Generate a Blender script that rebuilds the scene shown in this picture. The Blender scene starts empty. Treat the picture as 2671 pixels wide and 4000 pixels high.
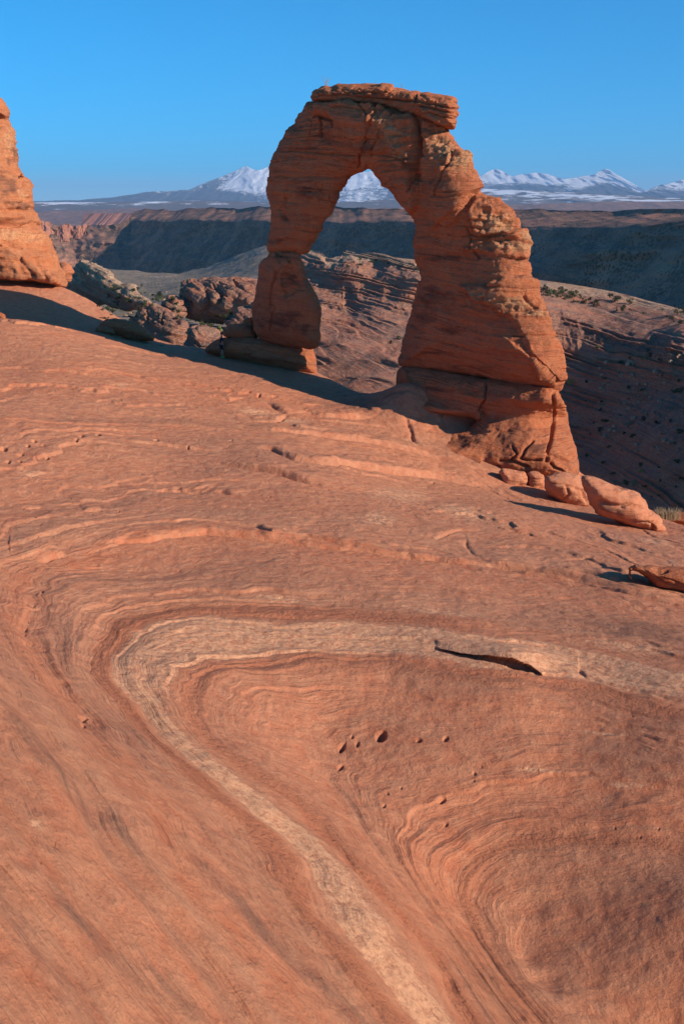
import bpy, math, random
import numpy as np
from mathutils import Vector, Matrix

random.seed(7); np.random.seed(7)
scene = bpy.context.scene
COL = scene.collection

# ---------------------------------------------------------------- camera
FPX = 4400.0; CX = 1335.5; CY = 2000.0        # focal length and centre, in photo pixels
PITCH = math.radians(14.4)
cam_d = bpy.data.cameras.new('camera'); cam = bpy.data.objects.new('camera', cam_d)
COL.objects.link(cam); scene.camera = cam
cam.location = (0, 0, 0); cam.rotation_euler = (math.radians(90) - PITCH, 0, 0)
cam_d.sensor_fit = 'VERTICAL'; cam_d.sensor_height = 36; cam_d.lens = 36 * FPX / 4000
cam_d.clip_start = 0.1; cam_d.clip_end = 200000
cam_d.dof.use_dof = True; cam_d.dof.focus_distance = 60; cam_d.dof.aperture_fstop = 3.0

# ---------------------------------------------------------------- light
SUN_EL = math.radians(23); SUN_AZ = math.radians(118)      # clockwise from the view direction
scene.world = bpy.data.worlds.new('World'); scene.world.use_nodes = True
wn = scene.world.node_tree; bgn = wn.nodes['Background']
sky = wn.nodes.new('ShaderNodeTexSky'); sky.sky_type = 'NISHITA'; sky.sun_disc = False
sky.sun_elevation = SUN_EL; sky.sun_rotation = SUN_AZ
sky.altitude = 1500; sky.air_density = 0.85; sky.dust_density = 0.0; sky.ozone_density = 6.0
hs = wn.nodes.new('ShaderNodeHueSaturation'); hs.inputs['Saturation'].default_value = 1.75
hs.inputs['Hue'].default_value = 0.49
wn.links.new(sky.outputs[0], hs.inputs['Color']); wn.links.new(hs.outputs[0], bgn.inputs[0])
bgn.inputs[1].default_value = 0.12
sl = bpy.data.lights.new('sun', 'SUN'); sl.energy = 4.6; sl.angle = math.radians(0.5); sl.color = (1.0, 0.86, 0.70)
so = bpy.data.objects.new('sun', sl); COL.objects.link(so)
SUNV = Vector((math.sin(SUN_AZ) * math.cos(SUN_EL), math.cos(SUN_AZ) * math.cos(SUN_EL), math.sin(SUN_EL)))
so.rotation_euler = SUNV.to_track_quat('Z', 'Y').to_euler(); so.location = (60, 0, 60)
scene.view_settings.view_transform = 'Standard'; scene.view_settings.look = 'None'
scene.view_settings.exposure = 0.50; scene.view_settings.gamma = 1

# ---------------------------------------------------------------- projection helpers
cP, sP = math.cos(PITCH), math.sin(PITCH)
def rays(px, py):
    px = np.asarray(px, float); py = np.asarray(py, float)
    a = (px - CX) / FPX; b = (CY - py) / FPX
    return np.stack([a, cP + b * sP, -sP + b * cP], -1)
def at(px, py, Y):
    d = rays(px, py); return d * (np.asarray(Y, float) / d[..., 1])[..., None]
def proj(P):
    dep = P[..., 1] * cP - P[..., 2] * sP
    b = (P[..., 1] * sP + P[..., 2] * cP) / dep
    return CX + FPX * P[..., 0] / dep, CY - FPX * b

# ---------------------------------------------------------------- noise
_rng = np.random.RandomState(3)
_perm = _rng.permutation(256).astype(np.int32); _perm = np.concatenate([_perm, _perm])
_g = _rng.normal(size=(256, 3)); _g /= np.linalg.norm(_g, axis=1)[:, None]; _g = _g.astype(np.float32)
def perlin(P):
    P = np.asarray(P, np.float64); I = np.floor(P).astype(np.int64); F = (P - I).astype(np.float32); I = (I & 255).astype(np.int32)
    U = F * F * F * (F * (F * 6 - 15) + 10)
    out = 0
    for dx in (0, 1):
        wx = U[:, 0] if dx else 1 - U[:, 0]
        for dy in (0, 1):
            wy = U[:, 1] if dy else 1 - U[:, 1]
            for dz in (0, 1):
                wz = U[:, 2] if dz else 1 - U[:, 2]
                h = _perm[(_perm[(_perm[(I[:, 0] + dx) & 255] + I[:, 1] + dy) & 255] + I[:, 2] + dz) & 255]
                g = _g[h]
                out = out + wx * wy * wz * (g[:, 0] * (F[:, 0] - dx) + g[:, 1] * (F[:, 1] - dy) + g[:, 2] * (F[:, 2] - dz))
    return out * 1.5
def fbm(P, octv=4, lac=2.03, gain=0.5):
    s = 0; a = 1
    P = np.asarray(P, np.float64).copy()
    for i in range(octv):
        s = s + a * perlin(P + 17.3 * i); P = P * lac; a *= gain
    return s
def ridged(P, octv=4, gain=0.5):
    s = 0; a = 1; P = np.asarray(P, np.float64).copy()
    for i in range(octv):
        s = s + a * (1 - 2 * np.abs(perlin(P + 9.1 * i))); P = P * 2.07; a *= gain
    return s
def sstep(a, b, x):
    t = np.clip((x - a) / (b - a), 0, 1); return t * t * (3 - 2 * t)

# ---------------------------------------------------------------- spline fields
def tps_fit(X, v, reg=1e-4):
    n = len(X); d = np.linalg.norm(X[:, None] - X[None], axis=2)
    K = d * d * np.log(d + 1e-9) + reg * np.eye(n)
    Pm = np.hstack([np.ones((n, 1)), X]); A = np.zeros((n + 3, n + 3))
    A[:n, :n] = K; A[:n, n:] = Pm; A[n:, :n] = Pm.T
    return X, np.linalg.solve(A, np.concatenate([v, np.zeros(3)]))
def tps_eval(m, Q, chunk=200000):
    X, w = m; n = len(X); out = np.empty(len(Q))
    for i in range(0, len(Q), chunk):
        q = Q[i:i + chunk]; s = w[n] + q @ w[n + 1:]
        for k in range(n):
            r2 = (q[:, 0] - X[k, 0]) ** 2 + (q[:, 1] - X[k, 1]) ** 2 + 1e-12
            s = s + w[k] * 0.5 * r2 * np.log(r2)
        out[i:i + chunk] = s
    return out

# ground height: photo pixel + distance (metres) of points on the rock
GC = [(0,4000,9),(700,4000,11.2),(1400,4000,14),(2100,4000,17.6),(2671,4000,18.2),
 (0,3500,11),(700,3500,14),(1300,3520,17.6),(1820,3560,21.6),(2671,3500,21.3),(2300,3700,20.3),
 (0,3000,14.2),(600,3000,19.4),(1100,3020,23.6),(1700,3000,26.2),(2200,3000,26.2),(2671,3000,25.6),
 (300,2800,21.5),(0,2600,19.5),(500,2600,27.2),(1300,2600,30.6),(2000,2600,30.2),(2671,2650,29.5),
 (450,2500,30),(1300,2480,32.6),(1300,2900,27.2),(1900,3350,23.4),(2300,3330,23.3),(2671,3300,23.4),(800,2950,22.3),
 (1500,3600,18),(1300,3300,20.6),(2100,2480,33),(1100,3330,18.9),
 (60,2350,30.5),(0,2150,36),(700,2200,37.5),(1300,2150,40),(2000,2250,39.5),(2671,2300,39),
 (0,1900,44),(700,1900,48),(1300,1900,50),(2000,2000,50),(2671,2150,46),
 (0,1600,55),(600,1640,59),(1300,1700,61.5),(1700,1770,64),(2000,1865,62.5),(2330,2000,57.5),(2600,2088,52.5),
 (0,1400,66),(500,1430,69),(1000,1500,70.5),(1600,1585,69.8),(1800,1625,69.3),
 (0,1264,72),(0,1243,85),(200,1290,73),(200,1262,85),(400,1335,75),(400,1293,85),(640,1385,77.5),(0,1125,94),(150,1130,94.5)]
CREST = [(-900,1000,110),(-300,1060,104),(255,1128,97),(400,1207,93),(620,1325,87.5),(850,1372,83),(1000,1400,82),(1235,1452,79),(1330,1503,76),
 (1400,1540,73.6),(1450,1561,72.2),(1560,1549,73.2),(1750,1545,74.5),(1900,1555,74),(2050,1600,72.5),(2180,1720,69.5),(2262,1858,65),(2450,1950,60.5),(2574,2032,57),(2671,2056,55.5),(3000,2130,53),(3700,2300,49)]
gp = np.array([at(*c) for c in GC] + [at(*c) for c in CREST] +
   [(-14,9,-4.5),(-16,22,-7.5),(-26,40,-8.5),(-1,3,-6.0),(6,7,-9.0),(16,12,-11),(18,22,-13.5),(24,34,-13.5),(-40,70,-6)])
AZK = 2.0
def azlr(x, y): return np.stack([np.arctan2(x, y) * AZK, 0.5 * np.log(x * x + y * y)], -1)
GM = tps_fit(azlr(gp[:, 0], gp[:, 1]), gp[:, 2], 2e-4)
_cr = np.array([at(*c) for c in CREST]); _ca = np.arctan2(_cr[:, 0], _cr[:, 1]); _crr = np.hypot(_cr[:, 0], _cr[:, 1])
_co = np.argsort(_ca); _ca = _ca[_co]; _crr = _crr[_co]
def gbase(x, y):
    x = np.atleast_1d(np.asarray(x, float)); y = np.atleast_1d(np.asarray(y, float))
    q = azlr(x, y); z = tps_eval(GM, q); r = np.hypot(x, y)
    rc = np.interp(np.arctan2(x, y), _ca, _crr); e = np.maximum(r - rc, 0)
    return z - 0.16 * e ** 1.7 * (e < 6) - (e >= 6) * (0.16 * 6 ** 1.7 + (e - 6) * 0.95)
def ground_hit(px, py, y0=6, y1=115):
    Y = np.linspace(y0, y1, 1500); P = at(np.full(1500, px), np.full(1500, py), Y)
    s = P[:, 2] - gbase(P[:, 0], P[:, 1]); k = np.where(s < 0)[0]
    if len(k) == 0: return P[np.argmin(s)]
    k = k[0]
    if k == 0: return P[0]
    t = s[k - 1] / (s[k - 1] - s[k] + 1e-9); return P[k - 1] * (1 - t) + P[k] * t

# bedding lines traced on the rock: strat value, pixels (used for ledges, stripes and colours)
SL = [(0,[(2671,2600),(2100,2500),(1600,2450),(1100,2415),(750,2405),(560,2430),(430,2500),(410,2590),(470,2690),(620,2850),(850,3070),(1100,3330),(1290,3600),(1420,3800),(1560,4000)]),
 (-1,[(2671,2750),(2100,2640),(1600,2590),(1100,2590),(850,2570),(700,2620),(680,2700),(760,2830),(950,3020),(1250,3220),(1500,3520),(1700,3750),(1850,4000)]),
 (-2,[(2671,2900),(2100,2800),(1500,2740),(1050,2730),(980,2800),(1040,2920),(1250,3080),(1480,3330),(1650,3560),(1830,3800),(1980,4000)]),
 (-3,[(2671,3078),(2250,3040),(1875,3078),(1725,3116),(1603,3200),(1566,3290),(1622,3425),(1781,3640),(1930,3848),(2060,4000)]),
 (-4,[(2663,3294),(2232,3257),(1997,3275),(1857,3341),(1791,3425),(1810,3538),(1913,3707),(2044,3876),(2138,3988)]),
 (-4.6,[(2671,3480),(2350,3480),(2150,3600),(2250,3850),(2400,4000)]),
 (0.5,[(2671,2540),(1900,2420),(1200,2375),(700,2370),(440,2410),(350,2500),(340,2610),(450,2740),(650,2950),(950,3280),(1200,3640),(1480,4000)]),
 (1,[(2671,2470),(1800,2360),(1200,2310),(600,2310),(280,2380),(210,2480),(260,2620),(500,2880),(820,3230),(1120,3620),(1400,4000)]),
 (2,[(2671,2380),(2100,2260),(1500,2140),(1148,2100),(813,2078),(574,2118),(287,2170),(96,2240),(20,2330),(15,2450),(110,2600),(380,2920),(700,3350),(950,3700),(1180,4000)]),
 (3,[(2671,2290),(1900,2110),(1300,1985),(700,1960),(300,1990),(0,2060),(0,2720),(300,3080),(600,3500),(950,4000)]),
 (4,[(2671,2200),(2250,2050),(1900,1930),(1500,1838),(1148,1805),(1004,1757),(737,1750),(478,1728),(287,1757),(0,1831),(0,3050),(350,3530),(700,4000)]),
 (5,[(2300,1990),(1900,1850),(1600,1765),(1300,1700),(900,1640),(400,1600),(0,1600),(0,3400),(250,3720),(450,4000)]),
 (6,[(1800,1620),(1400,1580),(1000,1510),(500,1440),(0,1400),(0,3750),(150,3990)]),
 (7,[(0,1270),(600,1340)]),(8,[(0,1140),(240,1140)])]
sp, sv = [], []
for v, L in SL:
    for k, (a, b) in enumerate(L):
        sp.append(ground_hit(a, b)); sv.append(v)
        if k + 1 < len(L) and math.hypot(L[k+1][0]-a, L[k+1][1]-b) < 620 and not (a == 0 and L[k+1][0] == 0):
            sp.append(ground_hit((a + L[k+1][0]) / 2, (b + L[k+1][1]) / 2)); sv.append(v)
sp = np.array(sp); sv = np.array(sv, float)
SM = tps_fit(azlr(sp[:, 0], sp[:, 1]), sv, 3e-3)

# ---------------------------------------------------------------- polygon helpers (2-D, pixel space)
def seg_dist(Q, L, closed=True):
    L = np.asarray(L, float); A = L if closed else L[:-1]; B = np.roll(L, -1, 0) if closed else L[1:]
    best = np.full(len(Q), 1e18); near = np.zeros((len(Q), 2))
    for a, b in zip(A, B):
        ab = b - a; t = np.clip(((Q - a) @ ab) / (ab @ ab + 1e-12), 0, 1)
        c = a + t[:, None] * ab; d = ((Q - c) ** 2).sum(1); m = d < best
        best[m] = d[m]; near[m] = c[m]
    return np.sqrt(best), near
def inside(Q, L):
    L = np.asarray(L, float); B = np.roll(L, -1, 0); r = np.zeros(len(Q), bool)
    for (x1, y1), (x2, y2) in zip(L, B):
        if y1 == y2: continue
        c = ((Q[:, 1] >= min(y1, y2)) & (Q[:, 1] < max(y1, y2)))
        xi = x1 + (Q[:, 1] - y1) / (y2 - y1) * (x2 - x1); r ^= c & (Q[:, 0] < xi)
    return r
def smooth_poly(L, it=1):
    L = np.asarray(L, float)
    for _ in range(it):
        N = np.roll(L, -1, 0); L = np.stack([L * .78 + N * .22, L * .22 + N * .78], 1).reshape(-1, 2)
    return L
def blobs(px, py, L):
    o = np.zeros(len(px))
    for (x, y, rx, ry, rot) in L:
        c, s = math.cos(math.radians(rot)), math.sin(math.radians(rot))
        dx, dy = px - x, py - y
        u = (dx * c + dy * s) / rx; v = (-dx * s + dy * c) / ry
        o = np.maximum(o, np.exp(-(u * u + v * v) * 0.9))
    return o

# ---------------------------------------------------------------- mesh + tagging helpers
def np_mesh(name, V, F, mat, attrs=None, smooth=True):
    me = bpy.data.meshes.new(name); V = np.asarray(V, np.float32); F = np.asarray(F, np.int32); k = F.shape[1]
    me.vertices.add(len(V)); me.vertices.foreach_set('co', V.ravel())
    me.loops.add(F.size); me.loops.foreach_set('vertex_index', F.ravel())
    me.polygons.add(len(F)); me.polygons.foreach_set('loop_start', np.arange(0, F.size, k, dtype=np.int32))
    try: me.polygons.foreach_set('loop_total', np.full(len(F), k, np.int32))
    except Exception: pass
    me.update(calc_edges=True); me.validate()
    me.polygons.foreach_set('use_smooth', np.full(len(me.polygons), smooth))
    for an, av in (attrs or {}).items():
        a = me.attributes.new(an, 'FLOAT', 'POINT'); a.data.foreach_set('value', np.asarray(av, np.float32))
    if mat: me.materials.append(mat)
    return me
def link(name, me, parent=None, loc=None):
    o = bpy.data.objects.new(name, me); COL.objects.link(o)
    if parent: o.parent = parent
    if loc is not None: o.location = loc
    return o
def tag(o, label=None, cat=None, group=None, kind=None):
    if label: o['label'] = label
    if cat: o['category'] = cat
    if group: o['group'] = group
    if kind: o['kind'] = kind
    return o
def empty(name, loc, label, cat, group=None):
    o = bpy.data.objects.new(name, None); COL.objects.link(o); o.location = loc; o.empty_display_size = .3
    return tag(o, label, cat, group)
def grid_faces(nr, nc):
    i = np.arange(nr - 1)[:, None] * nc + np.arange(nc - 1)[None]
    return np.stack([i, i + 1, i + 1 + nc, i + nc], -1).reshape(-1, 4)

# ---------------------------------------------------------------- material helper
class NT:
    def __init__(s, name):
        s.m = bpy.data.materials.new(name); s.m.use_nodes = True; s.t = s.m.node_tree
        s.b = s.t.nodes['Principled BSDF']; s.b.inputs['Roughness'].default_value = .92
        s.b.inputs['Specular IOR Level'].default_value = .15
    def n(s, typ, ins=None, **kw):
        x = s.t.nodes.new(typ)
        for k, v in kw.items(): setattr(x, k, v)
        for k, v in (ins or {}).items():
            if hasattr(v, 'is_linked') or isinstance(v, bpy.types.NodeSocket): s.t.links.new(v, x.inputs[k])
            else: x.inputs[k].default_value = v
        return x
    def math(s, op, a, b=0.0, clamp=False):
        x = s.n('ShaderNodeMath', {0: a, 1: b}, operation=op); x.use_clamp = clamp; return x.outputs[0]
    def noise(s, vec, scale, detail=5, rough=.55, dist=0.0):
        return s.n('ShaderNodeTexNoise', {'Vector': vec, 'Scale': scale, 'Detail': detail, 'Roughness': rough, 'Distortion': dist}).outputs[0]
    def ramp(s, f, stops, interp='LINEAR'):
        r = s.n('ShaderNodeValToRGB', {0: f}); e = r.color_ramp; e.interpolation = interp
        while len(e.elements) < len(stops): e.elements.new(.5)
        for q, (p, c) in zip(e.elements, stops):
            q.position = p; q.color = (c if isinstance(c, tuple) else (c, c, c)) + (1,)
        return r.outputs[0]
    def mix(s, f, a, b, mode='MIX'):
        x = s.n('ShaderNodeMix', data_type='RGBA', blend_type=mode)
        for k, v in ((0, f), (6, a), (7, b)):
            if isinstance(v, bpy.types.NodeSocket): s.t.links.new(v, x.inputs[k])
            else: x.inputs[k].default_value = v if k == 0 else tuple(v) + (1,)
        return x.outputs[2]
    def attr(s, name): return s.n('ShaderNodeAttribute', attribute_name=name).outputs['Fac']
    def coord(s, kind='Object'): return s.n('ShaderNodeTexCoord').outputs[kind]
    def vscale(s, v, sc): return s.n('ShaderNodeVectorMath', {0: v, 1: sc}, operation='MULTIPLY').outputs[0]
    def bump(s, h, strength, dist, prev=None):
        b = s.n('ShaderNodeBump', {'Height': h, 'Strength': strength, 'Distance': dist})
        if prev: s.t.links.new(prev, b.inputs['Normal'])
        return b.outputs[0]
    def out(s, col, nrm=None):
        if isinstance(col, tuple): s.b.inputs['Base Color'].default_value = col + (1,)
        else: s.t.links.new(col, s.b.inputs['Base Color'])
        if nrm: s.t.links.new(nrm, s.b.inputs['Normal'])
        return s.m

def rock_mat(name, A, B, R, TAN, STAIN, kS=3.0, kx=.1, fine=6.0, bump=.04, tan_th=(.42, .58), use_stain=True, speck=.5, bands=None, rim=False, tight=0., layer=.45):
    """banded sandstone: stripes follow the strat attribute S; tan / stain are masks of pale crust and dark varnish"""
    m = NT(name); P = m.coord(); S = m.attr('S')
    big = m.noise(P, .22, 4)
    sep = m.n('ShaderNodeSeparateXYZ', {0: P})
    wob = m.math('MULTIPLY_ADD', big, .35); m.t.nodes[-1]
    Sw = m.math('ADD', S, m.math('MULTIPLY', big, .5))
    cv = m.n('ShaderNodeCombineXYZ', {0: m.math('MULTIPLY', sep.outputs[0], kx), 1: m.math('MULTIPLY', sep.outputs[1], kx), 2: m.math('MULTIPLY', Sw, kS)}).outputs[0]
    st = m.noise(cv, 1.0, 7, .62)
    st2 = m.noise(cv, 5.0, 4, .6)
    st3 = m.noise(cv, 13.0, 3, .6)
    c = m.ramp(st, [(.34 + tight, B), (.5, A), (.66 - tight, R)])
    c = m.mix(m.math('MULTIPLY', m.ramp(st2, [(.4, 0.), (.62, 1.)]), layer), c, R)
    lm = m.ramp(m.noise(P, .45 * fine / 4, 3), [(.42, .15), (.62, 1.)])
    c = m.mix(m.math('MULTIPLY', m.math('MULTIPLY', m.ramp(st3, [(.30, 1.), (.42, 0.)]), layer * .9), lm), c, STAIN)
    if bands:
        f = m.n('ShaderNodeMapRange', {0: m.math('ADD', S, m.math('MULTIPLY', m.math('SUBTRACT', st, .5), .55)), 1: -6., 2: 9.}).outputs[0]
        bc = m.ramp(f, [((v + 6) / 15, q) for v, q in bands]); c = m.mix(.52, c, bc)
    mot = m.noise(P, fine * .45, 8, .68)
    c = m.mix(m.ramp(mot, [(.35, .0), (.7, .45)]), c, TAN)
    # pale crust, and sunlit patches painted the same colour
    tn = m.noise(P, fine * 1.1, 6, .75); tmask = m.attr('tan')
    tm = m.math('ADD', m.math('MULTIPLY', tmask, .5), m.math('SUBTRACT', tn, .38))
    tf = m.ramp(tm, [(tan_th[0], 0.), (tan_th[1], 1.)])
    c = m.mix(m.math('MULTIPLY', tf, m.ramp(tmask, [(.04, 0.), (.3, 1.)])), c, TAN)
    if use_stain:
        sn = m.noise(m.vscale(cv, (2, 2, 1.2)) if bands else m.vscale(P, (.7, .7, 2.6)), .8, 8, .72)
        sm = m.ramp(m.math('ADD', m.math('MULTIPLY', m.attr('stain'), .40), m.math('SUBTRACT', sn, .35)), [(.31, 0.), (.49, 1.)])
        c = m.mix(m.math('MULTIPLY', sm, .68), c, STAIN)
    f = m.noise(P, fine * 3.5, 6, .75)
    c = m.mix(speck, c, m.ramp(f, [(.3, (.55, .5, .5)), (.5, (1., 1., 1.)), (.72, (1.35, 1.35, 1.35))]), 'MULTIPLY')
    g2 = m.noise(P, fine * 13, 4, .7)
    c = m.mix(speck * .8, c, m.ramp(g2, [(.3, (.68, .66, .66)), (.5, (1., 1., 1.)), (.7, (1.22, 1.22, 1.22))]), 'MULTIPLY')
    nb = m.bump(g2, .6, bump * .35)
    nb = m.bump(f, .7, bump, nb)
    nb = m.bump(m.math('MULTIPLY', st3, lm), .7, bump * .9, nb)
    nb = m.bump(m.math('ADD', st2, m.math('MULTIPLY', mot, 1.2)), .7, bump * 3, nb)
    if rim:
        c = m.mix(m.math('MULTIPLY', m.attr('rim'), m.ramp(mot, [(.3, .25), (.6, .75)])), c, (.42, .145, .075))
        nb = m.bump(m.math('MULTIPLY', m.noise(P, 9, 4, .6), m.attr('rim')), .8, .05, nb)
    return m.out(c, nb)

BR, OR, RD, TB, RR = (.34,.14,.083), (.50,.178,.092), (.45,.14,.068), (.45,.198,.112), (.40,.138,.070)
M_ground = rock_mat('sandstone_ground', (.49,.178,.093), (.31,.125,.075), (.49,.148,.068), (.66,.34,.19), (.16,.085,.06), kS=2.6, kx=.08, fine=5, bump=.045, rim=True, speck=.38, layer=.6,
  bands=[(-5.6,OR),(-4.9,OR),(-4.5,TB),(-4.05,BR),(-3.8,RD),(-3.,OR),(-2.5,BR),(-2.,OR),(-1.4,BR),(-1.1,RD),(-.8,TB),(-.1,TB),(.1,RR),(.45,RR),(.6,TB),(1.2,BR),(1.5,OR),(2.,RD),(2.4,TB),(3.,BR),(3.4,OR),(4.1,BR),(4.6,OR),(5.2,BR),(5.8,RD),(6.3,BR),(7.,OR),(8.5,OR)])
M_arch = rock_mat('sandstone_arch', (.50,.15,.068), (.33,.095,.05), (.54,.145,.055), (.54,.27,.14), (.10,.04,.03), kS=2.4, kx=.10, fine=4, bump=.11, layer=.6, tight=.04)
M_tower = rock_mat('sandstone_tower', (.46,.155,.07), (.36,.12,.06), (.47,.14,.055), (.55,.28,.14), (.14,.07,.05), kS=1.3, kx=.1, fine=3, bump=.08, layer=.6, tight=.04)
M_mid = rock_mat('sandstone_far', (.44,.20,.135), (.26,.135,.11), (.48,.17,.10), (.58,.39,.25), (.09,.055,.05), kS=.6, kx=.012, fine=.6, bump=.8, speck=.85, tight=.09, layer=.8)

# ---------------------------------------------------------------- near ground (slickrock bowl)
def build_ground():
    t = np.linspace(-1, 1, 1080); az = np.radians(np.where(np.abs(t) < .9, t / .9 * 21.5, np.sign(t) * (21.5 + (np.abs(t) - .9) / .1 * 26)))
    lf = np.linspace(math.log(3.2), math.log(128), 4000); rf = np.exp(lf)
    wt = np.interp(rf, [3, 7, 9, 18, 26, 80, 88, 128], [.15, .3, .8, .9, 1.6, 1.6, .4, .2]); cw = np.cumsum(wt); lr = np.interp(np.linspace(cw[0], cw[-1], 1650), cw, lf)
    A, L = np.meshgrid(az, lr); A = A.ravel(); L = L.ravel(); r = np.exp(L)
    x = r * np.sin(A); y = r * np.cos(A)
    z = gbase(x, y); S = tps_eval(SM, azlr(x, y))
    px, py = proj(np.stack([x, y, z], -1))
    P2 = np.stack([x, y, np.zeros_like(x)], -1)
    w = fbm(P2 * .22, 4); w2 = fbm(P2 * .9 + 5, 3)
    S1 = S + (.22 + .08 * sstep(26, 14, r)) * w + .05 * w2
    far = sstep(20, 45, r)
    z = z + 1.6 * blobs(px, py, [(1765,1610,165,50,6),(1610,1600,150,38,6)]) * (r < 90)
    # gentle swells
    z = z + .22 * fbm(P2 * .11 + 3, 3) * sstep(6, 25, r) * (1 - .7 * sstep(60, 75, r))
    # ledges from bedding (terraces)
    gS = S1.reshape(len(lr), len(az)); gd = np.hypot(*np.gradient(gS)).ravel() * .9
    rs = np.random.RandomState(11); prof = np.zeros_like(z)
    loc = fbm(np.stack([x * .12, y * .12, S1 * 2.2], -1), 2); loc2 = perlin(np.stack([x * .35, y * .35, S1 * 4.], -1))
    for s0 in np.arange(-5.5, 8.5, .27):
        s0 = s0 + rs.uniform(-.1, .1); h = rs.uniform(.03, .10) * (1.6 if rs.rand() < .2 else 1); wd = rs.uniform(.008, .03)
        amp = sstep(-.25, .35, loc)
        e = S1 - s0
        prof = prof + h * amp * (np.clip((e / np.maximum(wd, gd) + 1) / 2, 0, 1) - np.clip(.5 + e / .5, 0, 1)) * sstep(.16, .08, gd)
    basin = blobs(px, py, [(2480,3640,330,300,0),(2600,3800,300,250,0)])
    z = z + prof * (.5 + .9 * far) * sstep(-4.7, -4.15, S) * (1 - np.clip(basin * 1.6, 0, 1))
    for s0 in np.arange(-4.1, 6.5, .085):
        s0 = s0 + rs.uniform(-.03, .03); h = rs.uniform(.006, .022); e = S1 - s0
        z = z + h * sstep(-.2, .3, loc2) * (np.clip((e / np.maximum(.006, gd) + 1) / 2, 0, 1) - np.clip(.5 + e / .16, 0, 1)) * sstep(.05, .025, gd)
    # flutes that run along the beds on the near slope
    fl = perlin(np.stack([S1 * 1.1 + .4 * w, x * .06, y * .06], -1)) * .34 + perlin(np.stack([S1 * 3.4, x * .12, y * .12], -1)) * .07 + perlin(np.stack([S1 * 9, x * .3, y * .3], -1)) * .016
    dSdm = gd / .9 / np.repeat(np.gradient(lr), len(az)) / r
    z = z + fl * (1 - .65 * far) * sstep(1.5, .4, dSdm) * (1 - .8 * blobs(px, py, [(2480,3640,330,300,0),(2600,3800,300,250,0)]))
    z = z + .012 * fbm(P2 * 3.1, 4) + .02 * far * fbm(P2 * 1.5 + 8, 4)
    # cracks and ledges traced one by one: (polyline, width m, depth m, lip m)
    m_px = r / FPX
    def crack(L, wd, dep, lip=0, z=z):
        wd, dep, lip = wd * .75, dep * .62, lip * .75
        L = np.array(L, float); bb = (px > L[:, 0].min() - 120) & (px < L[:, 0].max() + 120) & (py > L[:, 1].min() - 120) & (py < L[:, 1].max() + 120)
        idx = np.where(bb)[0]
        if not len(idx): return
        Q = np.stack([px[idx], py[idx]], -1) + np.stack([w2[idx], w[idx]], -1) * 6
        # work in a foreshortened metric so that widths are widths on the rock
        kk = float(np.clip(1 / math.sin(PITCH - math.atan((2000 - L[:, 1].mean()) / FPX)), 1.5, 7))
        Lq = L * (1, kk); Qq = Q * (1, kk); d, near = seg_dist(Qq, Lq, False); dm = d * m_px[idx]
        s = np.sign(Qq[:, 1] - near[:, 1])
        tt = np.clip((near[:, 0] - L[:, 0].min()) / max(1, np.ptp(L[:, 0])), 0, 1) if np.ptp(L[:, 0]) > np.ptp(L[:, 1]) * .7 else np.clip((near[:, 1] / kk - L[:, 1].min()) / max(1, np.ptp(L[:, 1])), 0, 1)
        fade = np.clip(4 * tt * (1 - tt), 0, 1) ** .7 * np.clip(.9 + .4 * w2[idx], .1, 1.2)
        lipw = 1 + 1.5 * np.abs(w[idx])
        z[idx] -= dep * np.exp(-(dm / wd) ** 2) * fade
        if lip: z[idx] += lip * np.exp(-(dm / (wd * 9 * lipw)) ** 2) * sstep(-.5 * wd, wd * .7, -s * dm) * fade
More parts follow.
